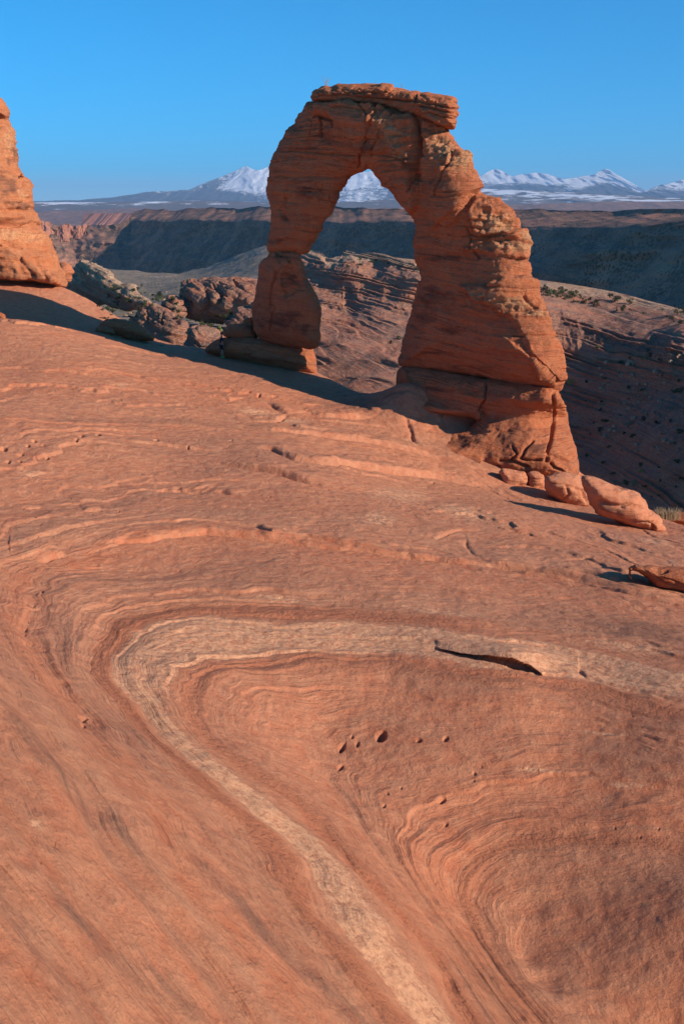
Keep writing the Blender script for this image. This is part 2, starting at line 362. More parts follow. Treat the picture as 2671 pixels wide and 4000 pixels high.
    C = [([(520,1475),(575,1490),(580,1500)],.2,.25,.1),([(770,1535),(900,1560),(960,1545)],.25,.25,.2),
     ([(1040,1560),(1080,1590),(1120,1610),(1090,1640)],.2,.35,.25),([(1180,1590),(1230,1615),(1340,1630),(1440,1640)],.22,.4,.4),
     ([(478,1728),(600,1735),(737,1752),(860,1760)],.14,.2,.15),
     ([(950,1740),(1004,1755),(1060,1760),(1100,1785),(1148,1803),(1250,1812),(1400,1822),(1500,1838),(1620,1855),(1740,1875),(1900,1905)],.2,.5,.45),
     ([(850,1810),(950,1835),(1100,1860),(1180,1880),(1240,1895),(1255,1903)],.2,.45,.3),
     ([(900,1650),(1060,1680),(1200,1695),(1350,1715),(1480,1740),(1560,1765),(1700,1800),(1900,1850)],.18,.3,.3),
     ([(1240,1640),(1400,1655),(1500,1672),(1580,1700)],.12,.2,.1),([(1580,1640),(1600,1680),(1615,1730),(1640,1755)],.16,.4,0),
     ([(1700,1590),(1720,1640),(1740,1680)],.12,.25,0),([(1450,1600),(1560,1605),(1640,1620),(1700,1650)],.12,.25,.1),
     ([(100,1985),(130,1980),(165,1970)],.2,.2,.1),([(330,2005),(400,2003)],.2,.2,.1),([(520,1880),(560,1885)],.15,.15,.05),([(740,1915),(800,1920)],.2,.2,.1),([(860,1915),(900,1930)],.2,.2,.1),
     ([(400,2130),(500,2115),(574,2112),(640,2095),(813,2078),(960,2090),(1148,2105),(1300,2125),(1440,2140)],.16,.28,.22),
     ([(900,2040),(1000,2050),(1060,2080),(1200,2085),(1380,2120),(1500,2150)],.12,.22,.15),
     ([(160,2190),(200,2175),(260,2168)],.2,.25,.2),
     ([(1300,2110),(1500,2150),(1700,2180),(1790,2200),(2000,2230),(2200,2260),(2400,2300),(2671,2345)],.14,.3,.2),
     ([(1850,2195),(2050,2250),(2250,2275),(2450,2320),(2671,2360)],.12,.25,.15),([(2150,2235),(2350,2275),(2500,2310)],.1,.25,.1),
     ([(2160,2190),(2300,2180),(2440,2215)],.1,.12,0),
     ([(1690,2100),(1790,2065),(1860,2070)],.12,.12,.1),([(1810,2080),(1830,2130),(1870,2180)],.1,.1,0),
     ([(0,1520),(120,1525),(300,1535)],.1,.08,0),([(2220,2250),(2350,2240),(2671,2330)],.08,.12,0),
     ([(2500,2060),(2560,2100),(2671,2130)],.1,.15,.1),([(2200,2590),(2260,2600),(2290,2630)],.06,.15,.05),
     ([(1640,2545),(1700,2545)],.05,.1,.03)]
    for c in C: crack(*c)
    for k in range(70):     # short random partings along the beds, upper slope
        a = random.uniform(-100, 2700); b = random.uniform(1480, 2500)
        l = random.uniform(25, 130); sl = (a - 800) / 2671 * .28 + .05
        crack([(a, b), (a + l * .5, b + l * .5 * sl + random.uniform(-3, 3)), (a + l, b + l * sl)], random.uniform(.04, .08), random.uniform(.04, .10), 0)
    # weather pits
    pits = [(15,1748,14),(110,1740,8),(135,1725,8),(82,1770,9),(35,1800,8),(80,1800,8),(140,1788,7),(185,1782,8),(170,1740,5),(300,1725,8),(320,1712,9),(385,1707,8),(612,1720,7),(905,1723,4),
     (398,1943,6),(465,2007,7),(1055,1941,5),(155,1983,5),(140,2040,5),(735,1750,5),
     (165,2297,9),(102,2340,6),(130,2342,6),(112,2365,5),(108,2405,7),(98,2435,10),(95,2460,5),(98,2508,7),(120,2290,4),(325,2795,20),(325,2828,11),
     (1335,2928,18),(1395,2912,12),(1485,2880,24),(1635,2895,15),(1740,2885,12),(1330,2997,14),(1375,2886,9),(1880,2985,8),(1853,3015,8),(1567,3075,7),(1513,3099,9),(1498,3152,9),(1727,3122,16),(1740,3222,14),(1605,3240,7),(1583,3280,6),(1700,3465,6),
     (1350,1550,5),(1690,1885,5),(1430,2280,4),(380,2200,4),(1530,2230,4),(700,2210,4),(1190,2240,5),(1480,2250,4),(2400,3240,7),(2570,3250,8),(2500,3270,6),(215,3310,8),(2470,2780,5),(2440,3220,4),(2100,3000,5),(2040,2990,5),
     (1936,2950,5),(1850,3045,6),(1300,1470,5),(1010,1535,7),(160,3380,6)]
    for (a, b, rad) in pits:
        idx = np.where((abs(px - a) < rad * 3) & (abs(py - b) < rad * 3))[0]
        kk = 1.0 / max(.25, (b - 870) / FPX + .12) * .45
        if b < 1850: rad = rad * 1.5
        ex = rs.uniform(.7, 1.7); tl = rs.uniform(-.5, .5)
        d = np.hypot((px[idx] - a - (py[idx] - b) * tl) / ex ** .5, (py[idx] - b) * kk * ex ** .5) / rad * (1 + .5 * w2[idx]) + .25 * perlin(P2[idx] * 4)
        z[idx] -= (2.2 if b < 1850 else 1) * rad * m_px[idx] * rs.uniform(.8, 1.8) * (1 - sstep(.15, .8, d))
    # the long undercut slot
    lens = [(1700,2532),(1760,2533),(1880,2543),(1990,2562),(2060,2582),(2100,2604),(2112,2616),(2080,2612),(1990,2598),(1880,2574),(1780,2550)]
    idx = np.where((px > 1650) & (px < 2260) & (py > 2480) & (py < 2720))[0]
    Q = np.stack([px[idx], py[idx]], -1); d, _ = seg_dist(Q, lens); ins = inside(Q, lens)
    topl = np.array(lens[:7], float); dt, nt = seg_dist(Q, topl, False); upp = (Q[:, 1] < nt[:, 1]) & ~ins
    ysh = .60 * np.exp(-(dt / 34) ** 2) * upp * np.clip(1 - ((Q[:, 0] - 1915) / 215) ** 2, 0, 1) ** .6
    ev = np.interp(Q[:, 0], topl[:, 0], topl[:, 1]) - Q[:, 1]; sn = (ev > 0) & (ev < 4.5) & (Q[:, 0] > 1705) & (Q[:, 0] < 2110)
    y[idx] -= ysh + np.where(sn, ev * .0185, 0); z[idx] += .12 * ysh
    z[idx] -= np.where(ins, (.85 * sstep(0, 9, d)), 0)
    bl = blobs(px[idx], py[idx], [(2040, 2552, 170, 26, 9)]); z[idx] += .3 * bl * ~ins
    # scour basin texture in the hollow
    cen = sstep(-4.2, -4.9, S); z = z + cen * .010 * fbm(P2 * np.array([.9, .9, 1]) + 31 + w2[:, None], 5)
    tan_lit = np.zeros_like(z)
    band = sstep(-1.06, -.9, S1) * sstep(.03, -.05, S1)
    # lower limb of the pale band is narrower and patchy
    along = sstep(2650, 2850, py); band2 = sstep(-.85, -.6, S1) * sstep(-.1, -.25, S1)
    tan_lit = np.maximum(tan_lit, band * (1 - along) * .80 + band2 * along * .85)
    tan_lit = np.maximum(tan_lit, .78 * blobs(px, py, [(1560,1930,230,70,6),(1800,2000,220,50,8),(1480,2020,150,50,5),(1080,2330,200,26,5),(1700,2380,260,22,6),(2450,2500,300,40,8),
        (120,1840,100,22,0),(1000,1600,170,30,8),(480,1505,70,12,0),(1150,1640,130,25,5),(2560,2130,140,16,12),(2100,3000,180,18,5),(2450,3060,160,20,5),(150,3240,70,30,20),(2350,2850,200,15,8),(1150,2070,130,10,6)]))
    lip = np.exp(-((S1 - .25) / .2) ** 4) * sstep(2050, 1500, px) + 1.0 * np.exp(-((S1 + 4.02) / .12) ** 2) + 0 * S + .7 * np.exp(-((S1 + 1.25) / .2) ** 4)         # red rim outside the pale band
    stain_shade = blobs(px, py, [(150,2950,400,60,50),(500,3300,500,50,48),(100,3700,300,60,35),(600,3850,500,60,38),(1200,3800,400,40,45),(1750,2480,500,20,4),(2500,2450,300,40,10),(1300,1580,500,40,8),(2500,2700,200,60,6),(2500,2300,200,25,8),(900,3500,500,60,45),(300,3600,400,80,35),(1700,1560,180,30,0),(2500,3050,250,25,5),(500,1640,600,25,3)]) * .65  # weathered brown streaks, plus the darkness of near-slope hollows painted in
    stain_shade = stain_shade * (1 - tan_lit) - .6 * basin
    V = np.stack([x, y, z], -1)
    me = np_mesh('ground', V, grid_faces(len(lr), len(az)), M_ground, {'S': S1, 'tan': tan_lit, 'stain': stain_shade, 'rim': lip})
    tag(link('ground', me), kind='structure')
build_ground()

# ---------------------------------------------------------------- rocks cut from a traced outline, given real thickness
def rock_mesh(name, outline, Yf, Tf, Tb, R, mat, cell=7, voxel=.08, disp=None, bulge=None, features=None, grooves=None, masks=None, rfun=None, sm=1, dip=.10, amp=1.0, strat=.06, rough=.10, loc=(0, 0, 0), seed=0, fs=1.0):
    """outline: photo pixels. Yf(px,py) -> distance of the mid surface. Tf/Tb front and back half thickness (m). R edge rounding (m)."""
    O = smooth_poly(outline, sm); x0, y0 = O.min(0) - cell; x1, y1 = O.max(0) + cell
    gx = np.arange(x0, x1 + cell, cell); gy = np.arange(y0, y1 + cell, cell)
    X, Y = np.meshgrid(gx, gy); Q = np.stack([X.ravel(), Y.ravel()], -1)
    ins = inside(Q, O); d, near = seg_dist(Q, O)
    nc = len(gx); F = grid_faces(len(gy), nc); F = F[ins[F].any(1)]
    used = np.unique(F); mp = -np.ones(len(Q), int); mp[used] = np.arange(len(used)); F = mp[F]
    Q, ins, d, near = Q[used], ins[used], d[used], near[used]
    Qp = np.where(ins[:, None], Q, near); d = np.where(ins, d, 0)
    Yc = Yf(Qp[:, 0], Qp[:, 1]); m = Yc / FPX * 1.0; dm = d * m
    dirn = (near - Q) / (np.linalg.norm(near - Q, axis=1)[:, None] + 1e-6)
    Rl = rfun(Qp[:, 0], Qp[:, 1], dirn) if rfun else np.full(len(Q), float(R))
    tf = Tf(Qp[:, 0], Qp[:, 1]) if callable(Tf) else np.full(len(Q), float(Tf))
    tb = Tb(Qp[:, 0], Qp[:, 1]) if callable(Tb) else np.full(len(Q), float(Tb))
    u = np.clip(dm / Rl, 0, 1); prof = np.sqrt(np.clip(1 - (1 - u) ** 2, 0, 1))
    extra = bulge(Qp[:, 0], Qp[:, 1]) * prof if bulge else 0
    f = tf * prof + extra
    ub = np.clip(dm / (R if not rfun else np.minimum(Rl, 2.0)), 0, 1); b = tb * np.sqrt(np.clip(1 - (1 - ub) ** 2, 0, 1))
    rd = rays(Qp[:, 0], Qp[:, 1]); rd = rd / np.linalg.norm(rd, axis=1)[:, None]
    Pc = at(Qp[:, 0], Qp[:, 1], Yc)
    Vf = Pc - rd * f[:, None]; Vb = Pc + rd * b[:, None]
    rim = ~ins
    n = len(Q); mb = np.arange(n) + n; mb[rim] = np.arange(n)[rim]
    V = np.concatenate([Vf, Vb]); V[:n][rim] = Pc[rim]
    FF = np.concatenate([F, mb[F][:, ::-1]])
    me = np_mesh(name + '_raw', V, FF, None); o = link(name + '_raw', me)
    md = o.modifiers.new('r', 'REMESH'); md.mode = 'VOXEL'; md.voxel_size = voxel; md.adaptivity = 0
    dg = bpy.context.evaluated_depsgraph_get(); me2 = bpy.data.meshes.new_from_object(o.evaluated_get(dg), depsgraph=dg)
    bpy.data.objects.remove(o); bpy.data.meshes.remove(me); me2.name = name
    nv = len(me2.vertices); co = np.empty(nv * 3, np.float32); me2.vertices.foreach_get('co', co); co = co.reshape(-1, 3).astype(float)
    nr = np.empty(nv * 3, np.float32); me2.vertex_normals.foreach_get('vector', nr); nr = nr.reshape(-1, 3).astype(float)
    # relax the voxel steps
    ed = np.empty(len(me2.edges) * 2, np.int32); me2.edges.foreach_get('vertices', ed); ed = ed.reshape(-1, 2)
    for _ in range(3):
        acc = np.zeros_like(co); cnt = np.zeros(nv)
        for k in range(3):
            acc[:, k] = np.bincount(ed[:, 0], co[ed[:, 1], k], nv) + np.bincount(ed[:, 1], co[ed[:, 0], k], nv)
        cnt = np.bincount(ed[:, 0], minlength=nv) + np.bincount(ed[:, 1], minlength=nv)
        co = co * .5 + .5 * acc / np.maximum(cnt, 1)[:, None]
    px, py = proj(co)
    S = co[:, 2] + dip * co[:, 0] + .25 * fbm(co * .15 + seed, 2)
    front = sstep(.15, .6, -(nr * rd_of(co)).sum(1))
    h = np.zeros(nv); S0 = S; S = S * fs; cf = co * fs
    am = amp if not callable(amp) else amp(px, py)
    # bedding: rounded courses with thin partings between them
    c1 = perlin(np.stack([S * 2.3, cf[:, 0] * .12, cf[:, 1] * .12 + seed], -1)); c2 = perlin(np.stack([S * 6.5, cf[:, 0] * .25, cf[:, 1] * .25 + seed], -1))
    st = strat * c1 + strat * .6 * c2
    part = np.exp(-(c1 / .035) ** 2) * sstep(-.1, .35, fbm(np.stack([cf[:, 0] * .3, cf[:, 1] * .3, S * 2], -1), 2))
    c3 = perlin(np.stack([S * 15, cf[:, 0] * .5, cf[:, 1] * .5 + seed], -1)); st = st + strat * .35 * c3
    h += am * (st - strat * 1.5 * part)
    h += rough * am * (fbm(cf * 1.1 + seed, 5)) + rough * 1.3 * fbm(cf * .28 + seed * 3, 3); S = S0
    if features is not None: h += features(px, py, co, front)
    for (L, wd, dep) in (grooves or []):
        L = np.array(L, float); idx = np.where((px > L[:, 0].min() - 30) & (px < L[:, 0].max() + 30) & (py > L[:, 1].min() - 30) & (py < L[:, 1].max() + 30))[0]
        if not len(idx): continue
        q = np.stack([px[idx], py[idx]], -1); q = q + 3 * np.stack([perlin(co[idx] * 1.3), perlin(co[idx] * 1.3 + 40)], -1)
        dd, _ = seg_dist(q, L, False); h[idx] -= dep * np.exp(-(dd / wd) ** 2) * front[idx]
    co = co + nr * h[:, None]
    L0 = np.array(loc, float)
    me2.vertices.foreach_set('co', (co - L0).astype(np.float32).ravel())
    me2.polygons.foreach_set('use_smooth', np.ones(len(me2.polygons), bool)); me2.materials.clear(); me2.materials.append(mat)
    t, s = masks(px, py, co, nr) if masks else (np.zeros(nv), np.zeros(nv))
    for an, av in (('S', S), ('tan', t), ('stain', s)):
        a = me2.attributes.new(an, 'FLOAT', 'POINT'); a.data.foreach_set('value', np.asarray(av, np.float32))
    me2.update(); return me2
def rd_of(P): return P / np.linalg.norm(P, axis=1)[:, None]
def raised(px, py, poly, w):
    Q = np.stack([px, py], -1); d, _ = seg_dist(Q, poly); i = inside(Q, poly)
    return np.where(i, sstep(0, w, d), 0)

# ---------------------------------------------------------------- the arch
AY0, AY1 = 79.0, 69.0                   # distance at the two legs
PA = at(1120, 1380, AY0); PB = at(1850, 1500, AY1)
du = np.array([PB[0] - PA[0], PB[1] - PA[1]]); du /= np.linalg.norm(du); nh = np.array([du[1], -du[0]])
def arch_Y(px, py):
    d = rays(px, py); t = (PA[0] * nh[0] + PA[1] * nh[1]) / (d[..., 0] * nh[0] + d[..., 1] * nh[1])
    return d[..., 1] * t
SPAN = [(1052,993),(1045,970),(1044,945),(1052,918),(1060,873),(1057,835),(1046,790),(1046,726),(1055,663),(1066,612),(1081,584),(1097,554),(1112,530),(1125,504),(1152,484),(1160,460),(1184,426),(1192,408),(1215,392),
 (1300,380),(1500,380),(1700,440),(1738,500),(1760,529),(1792,567),(1824,599),(1837,637),(1856,675),(1872,714),(1878,749),(1900,757),(1930,766),(1959,784),(1990,820),(2018,869),(2035,920),(2049,960),(2060,985),(2068,1001),(2062,1012),(2066,1030),(2076,1060),(2089,1095),(2105,1150),(2121,1195),(2143,1243),(2160,1290),(2172,1318),(2186,1359),(2198,1406),(2202,1440),(2201,1476),(2198,1508),(2174,1529),(2135,1525),(2073,1519),(1995,1508),(1902,1494),(1801,1479),(1684,1459),(1606,1449),(1579,1441),(1559,1424),(1561,1399),(1571,1352),(1586,1290),(1598,1251),(1612,1180),(1625,1126),(1645,1082),(1643,1048),(1620,1003),(1619,947),(1626,895),(1618,866),(1600,842),(1575,816),(1543,777),(1518,746),(1492,730),(1476,700),(1462,678),(1440,664),(1420,674),(1390,679),(1368,705),(1345,726),(1328,750),(1317,784),(1307,816),(1288,841),(1266,867),(1252,905),(1240,925),(1218,950),(1200,975),(1186,990),(1160,995)]
CAP = [(1225,398),(1213,381),(1222,368),(1215,358),(1243,344),(1269,336),(1290,338),(1314,328),(1371,325),(1435,327),(1492,321),(1534,331),(1540,340),(1588,347),(1629,357),(1640,363),(1671,364),(1715,374),(1766,382),(1782,392),(1779,403),(1793,420),(1784,430),(1791,446),(1778,465),(1784,476),(1780,496),(1768,504),(1741,502),(1700,492),(1650,470),(1560,440),(1450,420),(1340,405)]
LLEG = [(1062,975),(1046,1000),(1026,1012),(1016,1026),(1011,1040),(1008,1087),(998,1145),(988,1198),(985,1250),(987,1285),(1000,1318),(1030,1337),(1082,1345),(1144,1357),(1202,1366),(1235,1364),(1250,1350),(1254,1314),(1251,1281),(1256,1240),(1256,1194),(1243,1165),(1220,1126),(1195,1085),(1183,1040),(1174,1010),(1168,978),(1120,975)]
LPED = [(905,1312),(858,1323),(833,1337),(810,1355),(806,1366),(815,1380),(860,1400),(980,1440),(1100,1468),(1200,1476),(1240,1466),(1240,1440),(1237,1422),(1231,1389),(1222,1352),(1140,1338),(1050,1322),(980,1312)]
RPED = [(1561,1436),(1590,1426),(1684,1436),(1801,1456),(1902,1472),(1995,1486),(2073,1496),(2135,1504),(2165,1518),(2188,1545),(2200,1572),(2210,1590),(2206,1605),(2217,1640),(2229,1687),(2248,1741),(2262,1811),(2262,1850),(2240,1890),(2100,1890),(1948,1860),(1800,1835),(1690,1800),(1625,1768),(1655,1735),(1680,1706),(1740,1690),(1800,1680),(1845,1660),(1860,1640),(1860,1640),(1850,1630),(1780,1622),(1690,1612),(1610,1605),(1562,1590),(1550,1540),(1548,1500),(1548,1472)]
arch_base = Vector(tuple(at(1500, 1560, 70)))
arch = empty('natural_arch', arch_base, 'tall red sandstone arch standing free on the slickrock rim, snowy mountain through its opening', 'rock arch')
AL = tuple(arch_base)
def arch_R(px, py, dirn):
    s = (dirn[:, 0] + 1) * .5; low = sstep(650, 1100, py) * sstep(1500, 1650, px)
    return 1.1 + s * (1.2 + 1.6 * low) + .4 * low
U1 = [(1225,440),(1300,470),(1340,505),(1372,560),(1405,600),(1425,640),(1470,680),(1530,760),(1610,880),(1640,800),(1640,460),(1400,400),(1230,395)]
U2 = [(1650,420),(1645,600),(1650,700),(1660,860),(1700,900),(1870,760),(1840,600),(1760,480)]
U3 = [(1720,690),(1700,760),(1710,850),(1740,905),(1790,860),(1830,770),(1900,740),(1880,600),(1760,600)]
U4 = [(1850,770),(1820,840),(1860,920),(1960,925),(2000,960),(2090,1010),(2050,780),(1900,740)]
U5 = [(1800,980),(1900,1000),(1960,1010),(2100,1020),(2060,900),(1900,930),(1840,940)]
U6 = [(1780,1110),(1840,1160),(1960,1230),(2010,1275),(2040,1336),(2060,1406),(2110,1492),(2230,1500),(2200,1100),(2040,1070),(1900,1100)]
O1 = [(1085,1130),(1092,1075),(1110,1045),(1145,1028),(1170,1045),(1190,1085),(1195,1140),(1130,1165),(1075,1160)]
def arch_feat(px, py, co, front):
    n = fbm(co * .9 + 3, 3) * 9; n2 = fbm(co * 2.2 + 8, 2) * 4; a, b = px + n + n2, py + fbm(co * .9 + 30, 3) * 9 + n2
    h = .55 * raised(a, b, U1, 22) + .25 * raised(a, b, U2, 10) + .35 * raised(a, b, U3, 10) + .35 * raised(a, b, U4, 12) + .3 * raised(a, b, U5, 12) + .35 * raised(a, b, U6, 18) - .3 * raised(a, b, O1, 25)
    rgh = blobs(px, py, [(1530,500,150,60,45),(1570,590,80,60,30),(1720,560,100,60,40),(1780,640,70,60,60),(1930,860,90,60,20),(1960,970,120,35,8),(1920,1170,120,40,20),(2050,1220,100,30,15),(1500,360,280,30,6)])
    blk = perlin(co * np.array([1.2, 1.2, 3.2])) + .6 * perlin(co * np.array([2.8, 2.8, 6]))
    h = h + rgh * .26 * blk + rgh * .14 * fbm(co * 3.4, 3)
    jt = perlin(np.stack([co[:, 0] * .9 + co[:, 1] * .5, co[:, 2] * .12, co[:, 2] * 0 + 7], -1)); h = h - .16 * np.exp(-(jt / .02) ** 2) * sstep(0, .4, perlin(co * .35 + 9)) * sstep(1100, 900, py)
    return h * front
AG = [([(1560,339),(1540,345),(1510,370),(1505,395)],4,.35),([(1632,470),(1640,520),(1638,600),(1630,640),(1625,700),(1615,740)],5,.45),([(1247,450),(1252,490),(1255,530)],5,.4),
 ([(1225,455),(1240,450),(1290,470),(1300,490)],4,.3),([(1055,590),(1160,590),(1250,600),(1390,610)],3,.18),([(1050,680),(1150,690),(1240,690),(1330,700)],3,.1),
 ([(1405,600),(1410,640),(1400,660)],5,.3),([(1395,590),(1460,595),(1560,612),(1620,640)],3,.15),([(1290,600),(1330,595)],3,.15),
 ([(1645,520),(1650,620),(1652,700)],3,.2),([(1770,600),(1740,700),(1720,760)],4,.25),([(1060,745),(1085,820),(1120,860)],7,.2),
 ([(1106,800),(1112,770)],5,.15),([(1500,500),(1480,560),(1470,600)],4,.2),([(1095,520),(1110,500),(1120,525)],4,.2),
 ([(1990,930),(1900,925),(1800,925)],3,.2),([(1820,890),(1840,960),(1870,1010)],4,.2),([(2000,1310),(2100,1315),(2180,1322)],3,.2),([(2050,1230),(2130,1245)],3,.15),
 ([(1625,1010),(1760,1000),(1850,1010)],3,.1),([(1600,1190),(1700,1180),(1800,1200)],3,.1),([(2165,1310),(2178,1330)],5,.3),
 ([(1560,860),(1620,870)],4,.2),([(1480,450),(1470,480),(1460,500)],4,.2),([(1175,610),(1165,640)],3,.1),([(1890,1110),(1920,1130),(1910,1150)],4,.15),([(2040,1160),(2060,1190),(2080,1210)],5,.2)]
def arch_mask(px, py, co, nr):
    t = .9 * blobs(px, py, [(2000,975,130,28,8),(1980,1180,130,38,12),(1900,1145,90,25,12),(2080,1235,70,20,8),(1540,520,110,50,45),(1730,590,90,60,50),(1930,880,100,60,20),(1580,590,60,40,30),(2040,940,60,40,40),(1800,640,50,80,30)]) * 1.1  # tan beds and crust, with brighter sunlit patches painted in
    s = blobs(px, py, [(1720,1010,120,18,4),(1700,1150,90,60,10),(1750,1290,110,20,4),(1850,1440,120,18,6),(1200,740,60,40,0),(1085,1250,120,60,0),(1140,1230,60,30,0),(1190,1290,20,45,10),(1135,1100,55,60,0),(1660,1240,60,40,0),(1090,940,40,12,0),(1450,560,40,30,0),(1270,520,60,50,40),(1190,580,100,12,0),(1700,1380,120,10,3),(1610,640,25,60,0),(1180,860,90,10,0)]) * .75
    return t, s
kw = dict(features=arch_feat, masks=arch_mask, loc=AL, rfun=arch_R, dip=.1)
def aTf(px, py): return 1.7 + .5 * sstep(900, 1400, py) * sstep(1500, 1600, px) + .3 * sstep(700, 400, py)
def abul(px, py):     # the right leg swells into a blunt prow; planes turn around a vertical edge
    r = 1.15 * blobs(px, py, [(2030,1400,110,200,-8),(1960,1100,120,150,-15),(1800,760,120,200,-15)]) + .5 * blobs(px, py, [(1180,1250,60,120,0),(1450,470,150,90,20)])
    return r
parts = []
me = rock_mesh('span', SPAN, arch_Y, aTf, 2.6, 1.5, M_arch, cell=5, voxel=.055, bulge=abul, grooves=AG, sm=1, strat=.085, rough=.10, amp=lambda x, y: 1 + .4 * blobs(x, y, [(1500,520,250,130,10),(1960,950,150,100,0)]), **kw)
link('span', me, arch)
def kw2(**k): d = dict(kw); d.update(k); return d
me = rock_mesh('capstone', CAP, lambda x, y: arch_Y(x, y) - .45, 2.0, 2.4, .7, M_arch, cell=3.5, voxel=.05, grooves=[([(1237,375),(1350,379),(1500,387),(1620,397),(1700,407),(1785,430)],3,.3),([(1225,362),(1300,352),(1420,362),(1520,362)],2.5,.2),([(1505,395),(1510,372),(1538,342)],2.5,.25),([(1622,400),(1628,360)],2.5,.25),([(1640,378),(1780,398)],2.5,.25),([(1640,415),(1785,445)],2.5,.25),([(1640,435),(1780,468)],2.5,.2),([(1700,430),(1698,395)],2.5,.2)], sm=0, strat=.11, rough=.07, **kw2(rfun=None))
link('capstone', me, arch)
LG = [([(1072,1200),(1062,1230),(1056,1290)],3,.12),([(1072,1060),(1074,1085),(1060,1110),(1052,1150),(1052,1200)],4,.22),([(1090,1050),(1078,1070)],4,.15),([(1010,1137),(1060,1140)],2,.1),([(1017,1062),(1018,1070)],7,.5),([(1085,990),(1095,995)],7,.4),([(1130,1015),(1134,1020)],5,.3),([(1150,1290),(1160,1320),(1185,1345)],5,.15),([(1200,1110),(1255,1190)],3,.1)]
me = rock_mesh('leg', LLEG, lambda x, y: arch_Y(x, y) - .15, 2.0, 2.2, 1.6, M_arch, cell=4, voxel=.05, grooves=LG, sm=1, strat=.035, rough=.06, **kw2(rfun=lambda x, y, dn: 1.3 + (dn[:, 0] + 1) * .7))
link('leg', me, arch)
me = rock_mesh('pedestal', LPED, lambda x, y: .3 * arch_Y(x, y) + .7 * float(arch_Y(1120, 1400)) + 1.4, 2.4, 3.4, 1.5, M_arch, cell=4, voxel=.06, grooves=[([(990,1345),(1060,1370),(1110,1395)],3,.1),([(965,1355),(985,1375),(970,1392),(950,1390)],4,.15),([(1110,1400),(1130,1385),(1160,1390)],3,.1)], sm=1, strat=.04, rough=.09, **kw2(rfun=None))
link('pedestal', me, arch)
RG = [([(1897,1500),(1893,1560),(1870,1600)],3,.3),([(2158,1540),(2166,1640),(2160,1690),(2140,1760),(2135,1800)],5,.5),([(2180,1600),(2205,1604)],3,.2),([(2080,1720),(2050,1750),(2030,1790),(2060,1800),(2110,1795)],5,.3),([(2133,1760),(2170,1780),(2215,1800)],4,.25),([(1950,1800),(2000,1805),(2060,1830)],5,.3),
 ([(1780,1690),(1860,1700),(1910,1690)],3,.12),([(1740,1800),(1850,1815),(1950,1825)],4,.2),([(2000,1740),(2015,1770),(1990,1800)],4,.25),([(1885,1575),(1960,1590),(2040,1600),(2150,1610)],3,.12),([(1660,1480),(1665,1540)],2,.1),([(2150,1810),(2165,1830),(2200,1845)],5,.35)]
def rp_mask(px, py, co, nr):
    return .5 * blobs(px, py, [(2010,1680,120,14,3),(2190,1690,30,14,0)]), blobs(px, py, [(2100,1755,50,25,0),(2180,1790,45,20,15),(1700,1520,120,12,6),(1830,1730,120,25,0)]) * .8
def rp_Y(px, py):      # the buttress leans toward the viewer as it goes down
    k = sstep(1550, 1640, py); return (1 - k) * (arch_Y(px, py) - .4) + k * (68.6 - .0022 * (px - 1900)) - 3.8 * sstep(1580, 1870, py)
me = rock_mesh('pedestal', RPED, rp_Y, lambda x, y: 2.2 + .9 * blobs(x, y, [(2050,1700,120,120,0)]), 3.5, 1.6, M_arch, cell=5, voxel=.065, grooves=RG, sm=1, strat=.04, rough=.10, **kw2(rfun=lambda x, y, dn: np.where((dn[:, 1] > .5) & (x < 1880), .3, .9 + (dn[:, 0] + 1) * .9), masks=rp_mask))
link('pedestal', me, arch)
# dead twigs on the arch top
M_twig = NT('dead_twig').out((.30, .24, .20))
def tube(pts, r0, r1, k=5):
    V, F = [], []
    pts = [Vector(p) for p in pts]
    for i, p in enumerate(pts):
        d = (pts[min(i + 1, len(pts) - 1)] - pts[max(i - 1, 0)]).normalized(); a = d.orthogonal().normalized(); b = d.cross(a)
        r = r0 + (r1 - r0) * i / (len(pts) - 1)
        for j in range(k):
            t = 2 * math.pi * j / k; V.append(p + a * r * math.cos(t) + b * r * math.sin(t))
    for i in range(len(pts) - 1):
        for j in range(k): F.append((i * k + j, i * k + (j + 1) % k, (i + 1) * k + (j + 1) % k, (i + 1) * k + j))
    return V, F
def merge(lst):
    V, F = [], []
    for v, f in lst:
        n = len(V); V += list(v); F += [tuple(i + n for i in q) for q in f]
    return V, F
def pymesh(name, VF, mat, smooth=True):
    me = bpy.data.meshes.new(name); me.from_pydata([tuple(v) for v in VF[0]], [], VF[1]); me.materials.append(mat)
    me.polygons.foreach_set('use_smooth', [smooth] * len(me.polygons)); me.update(); return me
def twigs(name, base, hgt, n, spread, label, cat, mat=M_twig, r=.02):
    L = []
    for i in range(n):
        a = random.uniform(0, 6.28); s = random.uniform(.2, 1) * spread; h = hgt * random.uniform(.55, 1)
        p = [Vector((0, 0, -.1))]
        for k in range(1, 5): p.append(Vector((math.cos(a) * s * (k / 4) ** .8 + random.uniform(-.04, .04) * hgt, math.sin(a) * s * (k / 4) ** .8, h * k / 4)))
        L.append(tube(p, r, r * .4)); q = p[2]; L.append(tube([q, q + Vector((random.uniform(-.2, .2), 0, .3)) * hgt], r * .6, r * .3, 4))
    return tag(link(name, pymesh(name, merge(L), mat), loc=base), label, cat)
twigs('dead_shrub', tuple(at(1275, 338, arch_Y(1275, 338))), .75, 7, .35, 'bare leafless twigs growing on the left end of the arch capstone', 'shrub', r=.012)
twigs('dead_shrub', tuple(at(1568, 345, arch_Y(1568, 345))), .3, 3, .1, 'tiny bare sprig on the middle of the arch top', 'shrub', r=.01)

